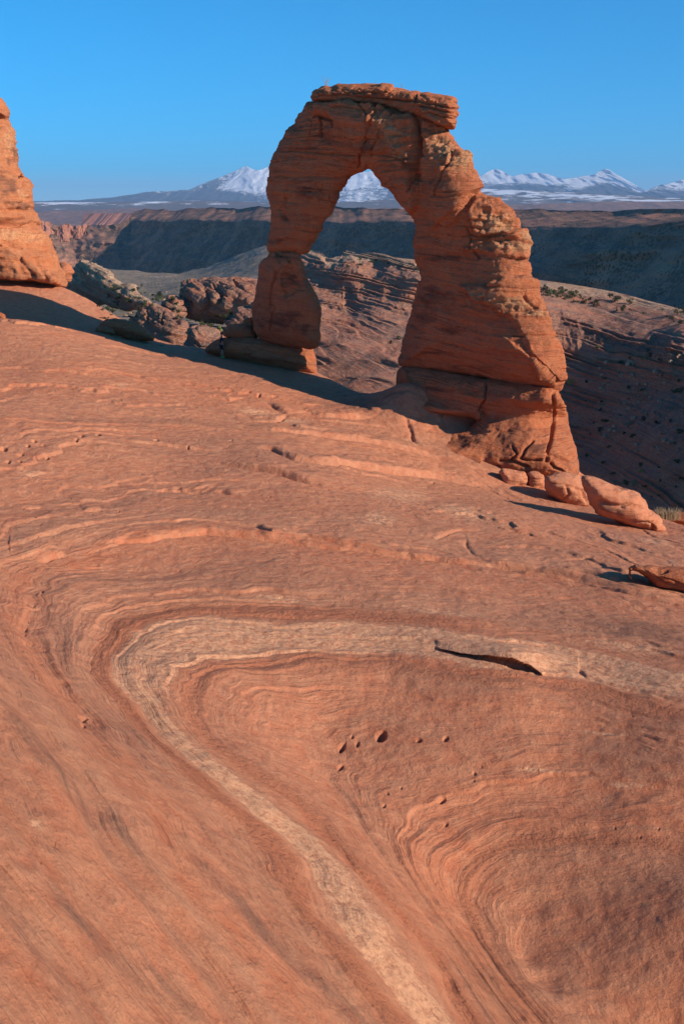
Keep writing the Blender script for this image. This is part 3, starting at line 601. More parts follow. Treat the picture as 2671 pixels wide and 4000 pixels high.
# ---------------------------------------------------------------- left tower
TOW = [(11,392),(15,404),(28,416),(36,429),(37,442),(33,457),(23,462),(31,471),(40,492),(50,515),(57,561),(67,590),(70,634),(75,655),(80,675),(99,680),(90,690),(104,700),(120,706),(123,722),(128,764),(127,785),(134,808),(127,820),(146,844),(157,867),(153,888),(162,900),(180,917),(203,955),(214,980),(222,1005),(238,1040),(247,1065),(255,1086),(262,1108),(258,1122),(235,1128),(195,1126),(0,1110),(-200,1092),(-500,1060),(-700,1000),(-650,700),(-500,420),(-330,330),(-120,300),(-40,340)]
tb = Vector(tuple(at(-150, 1110, 95)))
tower = empty('rock_tower', tb, 'tall orange sandstone butte cut off by the left edge of the picture', 'rock tower')
def tow_Y(px, py): return 101.0 + 0 * np.asarray(px, float)
def tow_mask(px, py, co, nr):
    t = blobs(px, py, [(60,920,260,45,4),(40,550,60,90,0),(90,760,40,40,0),(-150,900,200,50,0)]) * .8
    s = blobs(px, py, [(20,700,60,40,70),(60,600,14,50,0),(5,495,20,10,0),(20,760,20,20,0),(20,790,160,14,6),(50,720,20,50,0),(100,810,60,16,6),(40,630,10,30,0),(-100,700,100,60,60)]) * .8
    return t, s
def tow_feat(px, py, co, front):
    led = sstep(775, 785, py) * sstep(825, 812, py); h = led * (.45 * perlin(co * np.array([.9, .9, 2.6])) + .25 + .2 * fbm(co * 2.4, 2))
    h += -.55 * sstep(845, 868, py) * sstep(893, 880, py) + .2 * sstep(820, 850, py) * sstep(870, 858, py)
    h += .3 * raised(px + 5 * perlin(co), py, [(-100,1010),(60,1010),(90,1060),(120,1090),(140,1125),(-100,1120)], 14)
    return h * front
TG = [([(0,958),(40,965),(85,972)],3,.5),([(140,978),(210,987)],3,.5),([(85,995),(110,1003),(200,1012)],3,.25),([(80,1000),(82,1020),(110,1050),(140,1080)],5,.35),([(152,1010),(160,1055),(185,1085),(195,1120)],5,.35),([(0,690),(40,700)],3,.2),([(0,1045),(12,1047)],4,.4),([(40,1055),(60,1058)],4,.4),([(130,1073),(134,1075)],5,.6),([(70,818),(78,822)],5,.6),([(85,675),(90,740),(110,790)],5,.4),([(160,1095),(175,1098)],3,.2),([(35,815),(40,820)],5,.5),([(0,455),(30,458)],3,.4)]
link('wall', rock_mesh('wall', TOW, tow_Y, lambda x, y: 4.5 + 2.5 * sstep(300, 1100, y), 8, 7, M_tower, cell=7, voxel=.11, grooves=[(a, b, c * .6) for a, b, c in TG], masks=tow_mask, features=tow_feat, sm=1, strat=.14, rough=.14, dip=.1, loc=tuple(tb), seed=5, rfun=lambda x, y, dn: np.where(dn[:, 1] > .6, 1.0, 5.5)), tower)

# ---------------------------------------------------------------- boulders resting on the slickrock
def boulder(name, outline, label, thick, base_px, mat=M_ground, R=None, cat='boulder', dY=0.0, grooves=None, group=None, voxel=None, cell=None, bulge=None, strat=.07, rough=.09, masks=None, sm=0, Yb=None):
    g = ground_hit(*base_px) if Yb is None else at(base_px[0], base_px[1], Yb); Yc = g[1] + dY
    bb = np.array(outline); sz = (bb.max(0) - bb.min(0)) * Yc / FPX
    vx = voxel or max(.03, min(sz) / 28)
    me = rock_mesh(name, outline, lambda x, y: Yc + 0 * np.asarray(x, float), thick, thick, R or thick * .7, mat, cell=cell or max(2.0, vx / Yc * FPX * .8), voxel=vx, grooves=grooves, bulge=bulge, strat=strat, rough=rough, masks=masks, loc=tuple(g), sm=sm, seed=random.uniform(0, 50))
    return tag(link(name, me, loc=tuple(g)), label, cat, group)
def st_mask(v): return lambda px, py, co, nr: (np.zeros(len(px)), np.full(len(px), v))
boulder('boulder', [(380,1280),(384,1268),(392,1258),(416,1247),(453,1243),(490,1249),(531,1263),(571,1284),(592,1302),(606,1318),(598,1330),(551,1330),(510,1326),(453,1318),(400,1312),(381,1300)], 'large smooth whaleback boulder lying in the shadow band left of the arch', 1.3, (490,1318), M_arch, dY=.6)
boulder('boulder', [(369,1296),(376,1285),(388,1279),(416,1276),(445,1288),(455,1303),(448,1312),(408,1310),(375,1306)], 'small low boulder leaning against the left end of the whaleback boulder', .6, (415,1306), M_arch, dY=0)
boulder('boulder', [(-25,1230),(-10,1215),(8,1219),(19,1230),(20,1244),(10,1256),(-20,1254)], 'round dark boulder at the left edge of the picture below the butte', .45, (5,1250), M_arch)
boulder('boulder', [(868,1293),(880,1282),(903,1271),(925,1267),(950,1269),(982,1280),(998,1297),(1003,1312),(1001,1324),(980,1330),(937,1327),(900,1322),(878,1312)], 'rounded layered slab stacked on the left foot of the arch', 1.1, (937,1330), M_arch, Yb=arch_Y(937, 1330) - .6, grooves=[([(895,1285),(935,1295),(990,1302)],2,.12)])
boulder('boulder', [(945,1275),(950,1255),(958,1240),(968,1236),(992,1238),(996,1290),(950,1285)], 'small upright block wedged between the layered slab and the left leg', .5, (960,1290), M_arch, Yb=arch_Y(960, 1290) + .4)
boulder('boulder', [(1946,1842),(1965,1832),(2010,1836),(2054,1848),(2064,1870),(2058,1892),(2011,1912),(1975,1908),(1958,1880)], 'blocky knob at the foot of the right leg, left of the two knobs', .8, (2010,1895), M_ground, dY=.5)
boulder('boulder', [(2061,1848),(2090,1842),(2122,1854),(2134,1880),(2128,1900),(2097,1918),(2070,1914),(2062,1885)], 'blocky knob at the foot of the right leg, right of the two knobs', .7, (2095,1905), M_ground, dY=.5)
boulder('boulder', [(2122,1858),(2180,1848),(2255,1855),(2285,1885),(2310,1930),(2328,1965),(2332,1985),(2318,2001),(2276,1995),(2230,1978),(2190,1962),(2150,1930),(2128,1900)], 'large slab with a hollowed underside leaning at the foot of the right leg', 1.2, (2230,1968), M_ground, dY=.6, grooves=[([(2140,1890),(2200,1895),(2270,1915),(2290,1960)],5,.15),([(2210,1900),(2220,1930),(2200,1945)],4,.15)], strat=.05)
boulder('boulder', [(2268,1858),(2330,1872),(2390,1886),(2439,1903),(2494,1927),(2517,1957),(2528,1985),(2550,2000),(2575,2026),(2600,2066),(2590,2082),(2550,2084),(2501,2074),(2408,2046),(2330,2010),(2300,1960),(2280,1900)], 'long tapering whaleback boulder with a small hole, right of the arch', 1.5, (2470,2062), M_ground, dY=.8, grooves=[([(2430,1968),(2470,1972),(2505,1985)],4,.25),([(2543,2040),(2550,2070)],4,.5),([(2465,2035),(2490,2040),(2560,2043)],3,.3),([(2340,1960),(2380,1975),(2430,1980)],8,.3)], strat=.08, masks=lambda px, py, co, nr: (np.zeros(len(px)), .9 * blobs(px, py, [(2420,2005,30,18,30),(2370,1985,40,20,30)])))  # mask paints shade into the hollow at the left end
boulder('boulder', [(2445,2222),(2452,2214),(2461,2209),(2472,2206),(2478,2197),(2488,2202),(2513,2209),(2528,2204),(2545,2205),(2572,2214),(2608,2212),(2671,2216),(2760,2235),(2800,2300),(2740,2340),(2671,2322),(2608,2310),(2565,2298),(2537,2272),(2515,2252),(2490,2240),(2468,2233),(2464,2240),(2470,2252),(2473,2264),(2470,2275),(2461,2270),(2452,2252)], 'eroded rock block with an overhanging beak and thin leg at the right edge', .9, (2600,2305), M_arch, dY=.3, R=.5, voxel=.035, cell=2, strat=.07, rough=.05, grooves=[([(2480,2215),(2560,2245),(2671,2290)],3,.12),([(2555,2218),(2580,2228),(2600,2222)],8,.25),([(2530,2250),(2600,2285),(2671,2305)],3,.15)])
boulder('boulder', [(2572,2032),(2579,2022),(2603,2006),(2631,1997),(2671,1995),(2760,1995),(2760,2110),(2671,2080),(2600,2060)], 'dark low boulder behind the rim at the right edge of the picture', 1.2, (2640,2040), M_arch, Yb=60, masks=st_mask(.35))

# ---------------------------------------------------------------- distant terrain built as relief sheets at their own distances
def relief(name, px0, px1, npx, npy, sil, bot, Yf, dispf, mat, attrs=None, back=True, kind='structure', label=None, cat=None, warp=1.0, drop=None):
    gx = np.linspace(px0, px1, npx); t = np.linspace(0, 1, npy) ** warp
    top = np.interp(gx, [a for a, b in sil], [b for a, b in sil]); bt = np.interp(gx, [a for a, b in bot], [b for a, b in bot])
    PX = np.repeat(gx[None], npy, 0); PY = bt[None] + (top - bt)[None] * t[:, None]
    PX, PY = PX.ravel(), PY.ravel(); Y = Yf(PX, PY); P = at(PX, PY, Y)
    T = np.repeat(t[:, None], npx, 1).ravel()
    dy, dz = dispf(P, PX, PY, T); rd = rays(PX, PY); rd = rd / rd[:, 1:2]
    P = P + rd * dy[:, None]; P[:, 2] += dz
    n0 = npy
    if back:       # far side falling away behind the crest
        Tp = P[-npx:]; rows = []
        hgt = drop or max(3.0, (P[-npx:, 2] - P[:npx, 2]).mean() * .6)
        for k in (1, 2, 3, 4):
            q = Tp.copy(); q[:, 1] += hgt * 1.2 * k; q[:, 0] += Tp[:, 0] / Tp[:, 1] * hgt * 1.2 * k; q[:, 2] -= hgt * (.12 * k * k) ; rows.append(q)
        P = np.concatenate([P] + rows); n0 += 4
        PX = np.concatenate([PX] + [gx] * 4); PY = np.concatenate([PY] + [top] * 4)
    base = P[:npx].mean(0) if kind != 'structure' else np.zeros(3)
    at_ = attrs(P, PX, PY) if attrs else {}
    me = np_mesh(name, P - base, grid_faces(n0, npx), mat, at_)
    o = link(name, me, loc=tuple(base)); return tag(o, label, cat, kind=kind if kind == 'structure' else None)
def field(ctrl):
    c = np.array(ctrl, float); m = tps_fit(c[:, :2] / 1000, np.log(c[:, 2]), 1e-4)
    return lambda px, py: np.exp(tps_eval(m, np.stack([px, py], -1) / 1000))

def mountain_mat():
    m = NT('mountain'); P = m.coord(); a = m.attr('snow')
    n = m.noise(P, .0022, 8, .72); n2 = m.noise(m.vscale(P, (1, 1, .3)), .009, 7, .75)
    f = m.math('ADD', a, m.math('MULTIPLY', m.math('SUBTRACT', m.math('ADD', m.math('MULTIPLY', n, .7), n2), .85), 1.9))
    c = m.mix(m.ramp(f, [(.40, 0.), (.60, 1.)]), m.ramp(n, [(.35, (.03, .045, .045)), (.6, (.08, .075, .07))]), (.84, .87, .92))
    return m.out(c, m.bump(m.math('ADD', n, n2), .8, 90))
def hill_mat(name, A, B, C, sc, dot, dots=True, snow=False):
    m = NT(name); P = m.coord()
    n = m.noise(P, sc, 8, .68); n2 = m.noise(m.vscale(P, (1, 1, 5)), sc * 2.5, 5, .65)
    c = m.ramp(n, [(.36, A), (.5, B), (.64, C)])
    c = m.mix(m.math('MULTIPLY', m.ramp(n2, [(.45, 0.), (.6, 1.)]), .5), c, C)
    if dots:
        v = m.n('ShaderNodeTexVoronoi', {'Vector': P, 'Scale': dot, 'Randomness': 1.0}).outputs['Distance']
        dn = m.noise(P, sc * 1.7, 4, .6)
        k = m.math('LESS_THAN', v, m.math('MULTIPLY', m.math('SUBTRACT', dn, .22), 1.15))
        c = m.mix(m.math('MULTIPLY', k, .85), c, (.040, .046, .026))
    if snow:
        sn = m.math('ADD', m.attr('snow'), m.math('MULTIPLY', m.math('SUBTRACT', n2, .5), 2.2))
        c = m.mix(m.ramp(sn, [(.5, 0.), (.62, 1.)]), c, (.8, .82, .86))
    return m.out(c, m.bump(m.math('ADD', n, n2), .7, .8 / sc * .05))
M_mtn = mountain_mat()
M_hillfar = hill_mat('plateau', (.14,.09,.07), (.10,.085,.06), (.17,.10,.075), .0016, .02, False, True)
M_hill = hill_mat('mesa_slope', (.24,.115,.08), (.13,.09,.065), (.42,.19,.12), .012, .28)  # widened tone contrast also paints sunlit patches into the slope colour
M_valley = hill_mat('valley_floor', (.26,.19,.145), (.17,.14,.09), (.34,.24,.18), .03, .45)
M_fins = hill_mat('red_fins', (.36,.13,.08), (.26,.11,.07), (.44,.19,.12), .03, .1, False)

# snowy range
MS = [(-900,800),(-300,795),(0,790),(140,785),(230,783),(330,781),(420,772),(500,762),(560,752),(620,747),(700,743),(740,741),(780,724),(840,700),(880,684),(920,667),(950,651),(965,648),(985,660),(1005,667),(1025,661),(1050,650),(1100,640),(1150,648),(1200,662),(1260,690),(1300,694),(1340,684),(1380,678),(1420,672),(1450,670),(1500,690),(1540,700),(1600,690),(1700,680),(1800,690),(1872,690),(1900,672),(1925,662),(1940,661),(1970,672),(1998,690),(2015,685),(2040,679),(2060,680),(2090,673),(2110,676),(2135,680),(2150,683),(2200,700),(2225,696),(2260,690),(2290,688),(2320,680),(2345,666),(2362,660),(2375,662),(2400,678),(2440,700),(2470,717),(2500,735),(2522,746),(2545,735),(2580,722),(2605,720),(2630,712),(2650,703),(2671,701),(2720,690),(2800,720),(3000,740),(3600,790)]
def mtn_disp(P, px, py, T):
    q = P / 1000.0
    r = ridged(np.stack([q[:, 0] * .55 + .25 * q[:, 2], q[:, 1] * .1, q[:, 2] * .15], -1), 5, .55)
    r2 = ridged(np.stack([q[:, 0] * 2.0 - q[:, 2] * .8, q[:, 1] * .1, q[:, 2] * .5], -1) + 7, 4)
    w = sstep(0, .15, T) * (1 - .0 * T)
    jag = fbm(np.stack([q[:, 0] * 3, q[:, 0] * 0, q[:, 0] * 0 + 3], -1), 4) * 14 * sstep(.8, 1, T)
    r3 = ridged(np.stack([q[:, 0] * 6 + q[:, 2] * 1.5, q[:, 1] * .1, q[:, 2] * 1.5], -1) + 3, 3)
    return -w * (620 * r + 260 * r2 + 90 * r3), jag
def mtn_attr(P, px, py):
    h = np.clip((790 - py) / 130, 0, 1)
    s = sstep(.10, .7, h) * .58 + .12
    s = s + .5 * blobs(px, py, [(960,690,40,40,0),(1010,740,150,40,0),(1360,710,60,30,0),(1400,780,100,40,0),(1950,690,60,22,15),(2100,695,100,14,6),(2120,706,60,18,0),(2400,690,60,20,25),(2290,715,60,20,-20),(2480,735,40,12,20),(2650,725,30,14,0)])
    s = s - .5 * blobs(px, py, [(2050,728,130,16,0),(2330,735,90,22,0),(2500,770,300,14,0),(840,720,70,30,-30),(880,760,120,18,0),(2400,745,60,20,0)])
    return {'snow': s}
relief('mountains', -900, 3600, 900, 130, MS, [(-900,840),(3600,840)], lambda x, y: 30000 - 45 * (y - 650) + 0 * x, mtn_disp, M_mtn, mtn_attr, drop=600)
# snow dusted plateau under the range
PS = [(-900,792),(0,790),(140,790),(500,790),(800,782),(1000,790),(1300,790),(1500,780),(1700,745),(1875,737),(1990,741),(2100,747),(2200,750),(2330,758),(2450,764),(2560,770),(2671,775),(3600,790)]
def pl_disp(P, px, py, T):
    q = P / 1000.
    return -300 * ridged(np.stack([q[:, 0] * .6, q[:, 1] * .2, q[:, 2] * 4], -1), 4) * sstep(0, .2, T), 6 * fbm(np.stack([q[:, 0] * 2, q[:, 0] * 0, q[:, 0] * 0], -1), 3) * (T > .9)
def pl_attr(P, px, py):
    return {'snow': .40 * sstep(830, 780, py) + .38 * blobs(px, py, [(1980,750,140,9,4),(2180,764,120,8,3),(2330,772,150,8,4),(2060,768,60,4,3),(2550,785,120,4,2),(250,792,130,6,2),(560,795,90,4,-6),(230,815,60,3,0)]) }
relief('plateau', -900, 3600, 700, 60, PS, [(-900,900),(3600,860)], lambda x, y: 17000 - 55 * (y - 740), pl_disp, M_hillfar, pl_attr, drop=200)
def pl2_disp(P, px, py, T):
    q = P / 1000.; return -160 * ridged(np.stack([q[:, 0] * 1.6, q[:, 1] * .2, q[:, 2] * 5], -1), 4) * sstep(0, .2, T), 0 * T
relief('plateau_rim', -900, 3600, 700, 50, [(-900,830),(140,826),(300,822),(520,815),(700,830),(1800,806),(1990,800),(2160,795),(2330,790),(2420,786),(2671,788),(3600,800)], [(-900,930),(3600,900)], lambda x, y: 9500 - 25 * (y - 800), pl2_disp, M_hill, None, drop=150)
# cliff band (sunlit palisade) left
def cliff_disp(P, px, py, T):
    q = P / 100.
    col = ridged(np.stack([q[:, 0] * 1.1, q[:, 0] * 0, q[:, 2] * .12], -1), 4)
    return -38 * col * sstep(.02, .25, T), 0 * T
relief('cliff', 318, 560, 260, 50, [(318,868),(325,846),(332,838),(345,832),(430,834),(512,831),(560,833)], [(318,890),(560,890)], lambda x, y: 5200 - 6 * (y - 830) - .9 * (x - 318), cliff_disp, M_fins, drop=8)

# big mesa on the left and centre, its slope mostly turned away from the sun
HS = [(-900,900),(0,895),(157,880),(250,884),(330,885),(420,883),(470,874),(495,862),(507,850),(511,831),(522,826),(546,818),(600,818),(655,820),(740,817),(802,815),(870,812),(929,810),(990,810),(1044,811),(1150,812),(1300,808),(1400,812),(1500,815),(1700,812),(3600,812)]
def HY(px, py):
    b = np.interp(px, [-900, 100, 300, 511, 700, 1050, 1400, 1750], [2150, 2200, 2250, 2200, 1950, 1560, 1350, 1200])
    return b * (1 + .12 * sstep(868, 812, py) + .00035 * (1090 - py) + .10 * (sstep(1010, 1040, py) - 1) * -1 * 0)
def hill_disp(P, px, py, T):
    q = P / 100.
    u = q[:, 0] * .9 + q[:, 1] * .35
    r = ridged(np.stack([u * .28, q[:, 1] * .04, q[:, 2] * .5], -1), 5, .55)
    f = fbm(q * np.array([.9, .2, 2.2]), 4)
    w = sstep(0, .08, T)
    return -(34 * r + 16 * f + 9 * ridged(np.stack([u * 1.6, q[:, 1] * .04, q[:, 2] * 1.2], -1) + 3, 4)) * w, 3.5 * fbm(np.stack([q[:, 0] * 2.5, q[:, 1] * .3, q[:, 0] * 0], -1), 3) * sstep(.6, 1, T) * 1.2
relief('mesa', -900, 1750, 900, 240, HS, [(-900,1180),(1750,1180)], HY, hill_disp, M_hill, drop=60)
# red fins along the foot, left
def fin_disp(P, px, py, T):
    q = P / 10.
    return -14 * ridged(np.stack([q[:, 0] * .35 + .1 * q[:, 2], q[:, 1] * .0, q[:, 2] * .15], -1), 4) * sstep(0, .2, T), 2.5 * fbm(np.stack([q[:, 0] * .8, q[:, 0] * 0, q[:, 0] * 0], -1), 3)
relief('red_fins', 110, 520, 460, 60, [(110,866),(125,858),(140,866),(157,864),(176,862),(200,870),(215,890),(235,882),(260,874),(300,884),(340,878),(380,891),(405,886),(440,891),(480,900),(500,908),(520,925)], [(110,975),(200,965),(300,945),(400,930),(480,922),(520,927)], lambda x, y: 2330 - .6 * (y - 870) + .2 * (x - 150), fin_disp, M_fins, drop=5)
# nearer dark hill on the right, seen through the opening and beyond the right leg
NS = [(1080,1040),(1180,1002),(1240,965),(1300,930),(1345,908),(1400,888),(1440,876),(1500,862),(1560,843),(1620,826),(1700,818),(1850,818),(1990,818),(2100,818),(2250,823),(2400,822),(2500,818),(2671,820),(3600,822)]
def NY(px, py):
    b = np.interp(px, [1080, 1300, 1620, 2000, 2400, 2671, 3600], [1500, 1380, 1200, 1180, 1020, 900, 700])
    sl = np.interp(px, [a for a, c in NS], [c for a, c in NS])
    return b * (1 + .10 * sstep(70, 0, py - sl) + .00040 * (1090 - py))
def n_disp(P, px, py, T):
    q = P / 100.
    u = q[:, 0] * .8 + q[:, 1] * .6
    r = ridged(np.stack([u * .45, q[:, 1] * .04, q[:, 2] * .5], -1), 5, .55)
    cl = sstep(.35, .6, fbm(np.stack([q[:, 0] * .3, q[:, 0] * 0, q[:, 2] * 2.5], -1), 3) + .4)
    f = fbm(q * np.array([1.2, .2, 3.]), 5)
    return -(24 * r + 14 * f + 6 * cl) * sstep(0, .08, T), 1.5 * fbm(np.stack([q[:, 0] * 5, q[:, 1] * .3, q[:, 0] * 0], -1), 3) * sstep(.8, 1, T)
relief('hillside', 1080, 3600, 900, 230, NS, [(1080,1300),(3600,1300)], NY, n_disp, M_hill, drop=50)
# pale valley floor with a lit spur
VS = [(-900,1090),(100,1075),(330,1035),(420,1050),(600,1065),(700,1068),(800,1045),(880,1015),(960,985),(1030,958),(1080,965),(1160,975),(1250,990),(1400,1020)]
VY = field([(-900,1090,1500),(300,1040,1500),(700,1065,1400),(1040,960,1250),(1300,1000,1100),(300,1150,520),(700,1130,600),(1100,1100,600),(300,1250,300),(700,1250,300),(1100,1250,300),(300,1400,190),(1100,1400,190),(-900,1400,190),(-900,1200,400),(1400,1200,330)])
def v_disp(P, px, py, T):
    q = P / 100.
    r = ridged(np.stack([q[:, 0] * .9 + q[:, 1] * .5, q[:, 1] * .25, q[:, 2] * .3], -1), 5)
    s = np.clip(P[:, 1] / 600, .15, 1)
    return -14 * s * r * sstep(0, .1, T), s * (1.6 * fbm(q * np.array([3, 1.2, 3]), 5))
relief('valley_floor', -900, 1130, 900, 300, VS, [(-900,1500),(1130,1500)], VY, v_disp, M_valley, drop=15)

# canyon wall behind the arch: a long ridge of bedded rock
RS = [(1000,1150),(1060,1060),(1120,1000),(1180,972),(1205,972),(1225,978),(1245,982),(1262,992),(1275,1005),(1285,1008),(1300,1008),(1312,1003),(1335,1000),(1338,985),(1352,979),(1370,980),(1400,994),(1412,990),(1440,986),(1460,987),(1480,990),(1500,992),(1540,1005),(1580,1010),(1620,1014),(1632,1030),(1640,1045),(1700,1055),(1850,1070),(2000,1085),(2095,1092),(2180,1103),(2300,1122),(2400,1140),(2500,1166),(2600,1192),(2671,1212),(2900,1270),(3600,1400)]
RY = field([(1000,1100,445),(1000,1250,400),(1000,1500,320),(1350,1000,440),(1350,1060,425),(1350,1200,415),(1350,1350,350),(1350,1500,300),(1300,1700,260),
 (1620,1030,420),(1620,1100,405),(1620,1230,395),(1620,1380,335),(1600,1560,280),(1600,1800,240),
 (2100,1095,400),(2100,1165,365),(2100,1350,355),(2100,1650,320),(2100,1900,290),
 (2671,1215,350),(2671,1295,318),(2671,1450,310),(2671,1700,280),(2671,1950,255),(2671,2200,235),
 (3600,1400,270),(3600,1500,245),(3600,1900,215),(3600,2250,190)])
def r_disp(P, px, py, T):
    S = P[:, 2] + .22 * P[:, 0] + 3.0 * fbm(P * .012, 3)
    st = np.zeros(len(P)); rs = np.random.RandomState(5)
    for s0 in np.arange(-95, 15, 1.2):
        s0 = s0 + rs.uniform(-.6, .6); h = rs.uniform(.1, 1.1)
        loc = sstep(-.3, .3, fbm(np.stack([P[:, 0] * .02, P[:, 1] * .02, np.full(len(P), s0)], -1), 2))
        e = S - s0; st += 1.3 * h * loc * (np.clip(.5 + e / 1.8, 0, 1) - sstep(-.12, .12, e))
    sil = np.interp(px, [a for a, b in RS], [b for a, b in RS]); dd = py - sil
    top = 5 * ridged(np.stack([P[:, 0] * .05, P[:, 1] * .02, P[:, 2] * .06], -1), 4) * sstep(10, 30, dd) * sstep(150, 60, dd) * sstep(1750, 1500, px)
    cl = 14 * (sstep(95, 135, dd + 8 * fbm(P * .03, 2))) * sstep(230, 180, dd) * sstep(1900, 2100, px)
    flute = 1.5 * ridged(np.stack([P[:, 0] * .08, P[:, 1] * .03, P[:, 2] * .02], -1), 4) * sstep(95, 140, dd) * sstep(300, 230, dd)
    sc = np.clip(P[:, 1] / 300, .3, 1.2)
    g = 8 * ridged(np.stack([P[:, 0] * .016 + P[:, 1] * .01, P[:, 1] * .01, P[:, 2] * .01], -1), 3) * sstep(30, 200, dd)
    tal = sstep(2250, 2500, px) * sstep(1400, 1480, py) * sstep(1850, 1700, py)
    return -(sc * 2.6 * st * (1 - .7 * tal) + top * .7 + flute + g * .8 + .9 * fbm(P * .09, 4) * sc) - cl * .0, cl * 0 + .8 * sc * fbm(P * .05 + 3, 4) * sstep(0, 20, dd) + tal * .5 * fbm(P * .5, 2)
def r_attr(P, px, py):
    sil = np.interp(px, [a for a, b in RS], [b for a, b in RS]); dd = py - sil
    tan_lit = .8 * sstep(75, 20, dd) + .6 * blobs(px, py, [(1330,1215,90,8,15),(1530,1280,60,8,15),(1700,1240,80,10,15)])  # pale rim strip: sunlight on the caprock painted into the colour
    stain_shade = .6 * sstep(90, 130, dd) * sstep(240, 200, dd) * (px > 2000) + .3 * sstep(1400, 1500, py) * sstep(2200, 2500, px)  # shade of the cliff band and lower slope painted as darker rock
    return {'tan': tan_lit, 'stain': stain_shade, 'S': P[:, 2] + .22 * P[:, 0]}
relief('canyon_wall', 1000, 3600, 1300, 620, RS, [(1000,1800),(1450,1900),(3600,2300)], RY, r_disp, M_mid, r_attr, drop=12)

# bare rocks standing in the valley left of the arch
def vrock(outline, label, Y, thick, masks=None, grooves=None, strat=.75, rough=.5, cat='rock outcrop', R=None, bulge=None, slope=0.0, mat=None, turn=0.0):
    bb = np.array(outline); c = bb.mean(0); g = at(c[0], bb[:, 1].max() - 10, Y); y0 = bb[:, 1].max()
    sz = (bb.max(0) - bb.min(0)) * Y / FPX; vx = max(.12, min(sz) / 45)
    me = rock_mesh('rock_outcrop', outline, lambda x, y: Y + slope * (y0 - y) * Y / FPX - turn * (np.asarray(x, float) - c[0]) * Y / FPX, thick, thick, R or thick * .6, mat or M_mid, cell=max(2, vx / Y * FPX * .8), voxel=vx, masks=masks, grooves=grooves, strat=strat, rough=rough, loc=tuple(g), bulge=bulge, dip=.35, sm=0, seed=random.uniform(0, 60), fs=.2)
    return tag(link('rock_outcrop', me, loc=tuple(g)), label, cat)
vrock([(250,1130),(258,1100),(272,1080),(285,1064),(296,1042),(304,1026),(314,1016),(332,1018),(355,1017),(372,1024),(381,1034),(410,1048),(436,1062),(445,1084),(470,1098),(495,1108),(515,1114),(528,1124),(532,1142),(560,1155),(590,1168),(600,1190),(560,1215),(420,1200),(300,1175)], 'dark sharp fin with a pale sunlit crest beyond the left slope', 340, 9, masks=lambda px, py, co, nr: (.9 * sstep(.15, .5, nr[:, 2]), .2 + 0 * px), slope=.55, turn=1.5)  # sunlit crest is painted: upward faces get the pale tint
vrock([(232,1045),(244,1037),(262,1040),(276,1052),(284,1064),(276,1080),(262,1095),(240,1090)], 'small round orange outcrop just right of the butte', 240, 4, mat=M_arch)
vrock([(704,1225),(702,1190),(708,1150),(720,1118),(732,1106),(763,1091),(790,1086),(812,1082),(840,1078),(875,1080),(910,1083),(950,1093),(1002,1106),(1040,1120),(1045,1230),(987,1245),(930,1250),(865,1252),(760,1245)], 'broad domed red outcrop left of the arch with a deep gully in its face', 260, 13, grooves=[([(800,1130),(815,1155),(820,1190),(800,1215)],9,1.2),([(880,1100),(900,1115),(925,1125)],6,1.0),([(835,1100),(870,1140),(860,1180)],7,1.2),([(740,1110),(780,1120),(830,1100)],5,.8)], slope=.8, rough=.7, turn=.6)
vrock([(632,1215),(636,1180),(650,1160),(668,1150),(690,1153),(712,1165),(722,1195),(715,1230),(670,1235)], 'low rounded outcrop touching the left side of the domed outcrop', 255, 5, slope=.8)
vrock([(520,1245),(536,1216),(560,1208),(604,1207),(640,1214),(674,1222),(700,1240),(725,1258),(738,1290),(745,1350),(700,1400),(600,1390),(540,1340)], 'grey pink cliff block in the hollow under the domed outcrop', 170, 6, grooves=[([(580,1215),(575,1260)],4,.6),([(640,1220),(635,1270)],4,.6),([(660,1230),(700,1270)],4,.5)], slope=.4, turn=.9)
vrock([(715,1300),(725,1284),(750,1270),(778,1266),(815,1276),(853,1294),(868,1310),(890,1340),(870,1400),(760,1410),(715,1380)], 'smooth grey slab left of the arch foot with a sunlit ledge', 150, 6, slope=1.2, masks=lambda px, py, co, nr: (.6 * sstep(.3, .8, nr[:, 2]), 0 * px))  # upward faces tinted paler, painting the sunlight on the ledge
vrock([(876,1250),(890,1228),(929,1208),(960,1195),(1000,1180),(1040,1200),(1040,1300),(960,1300),(900,1290)], 'pale sloping slab behind the left leg of the arch', 165, 6, slope=1.0)

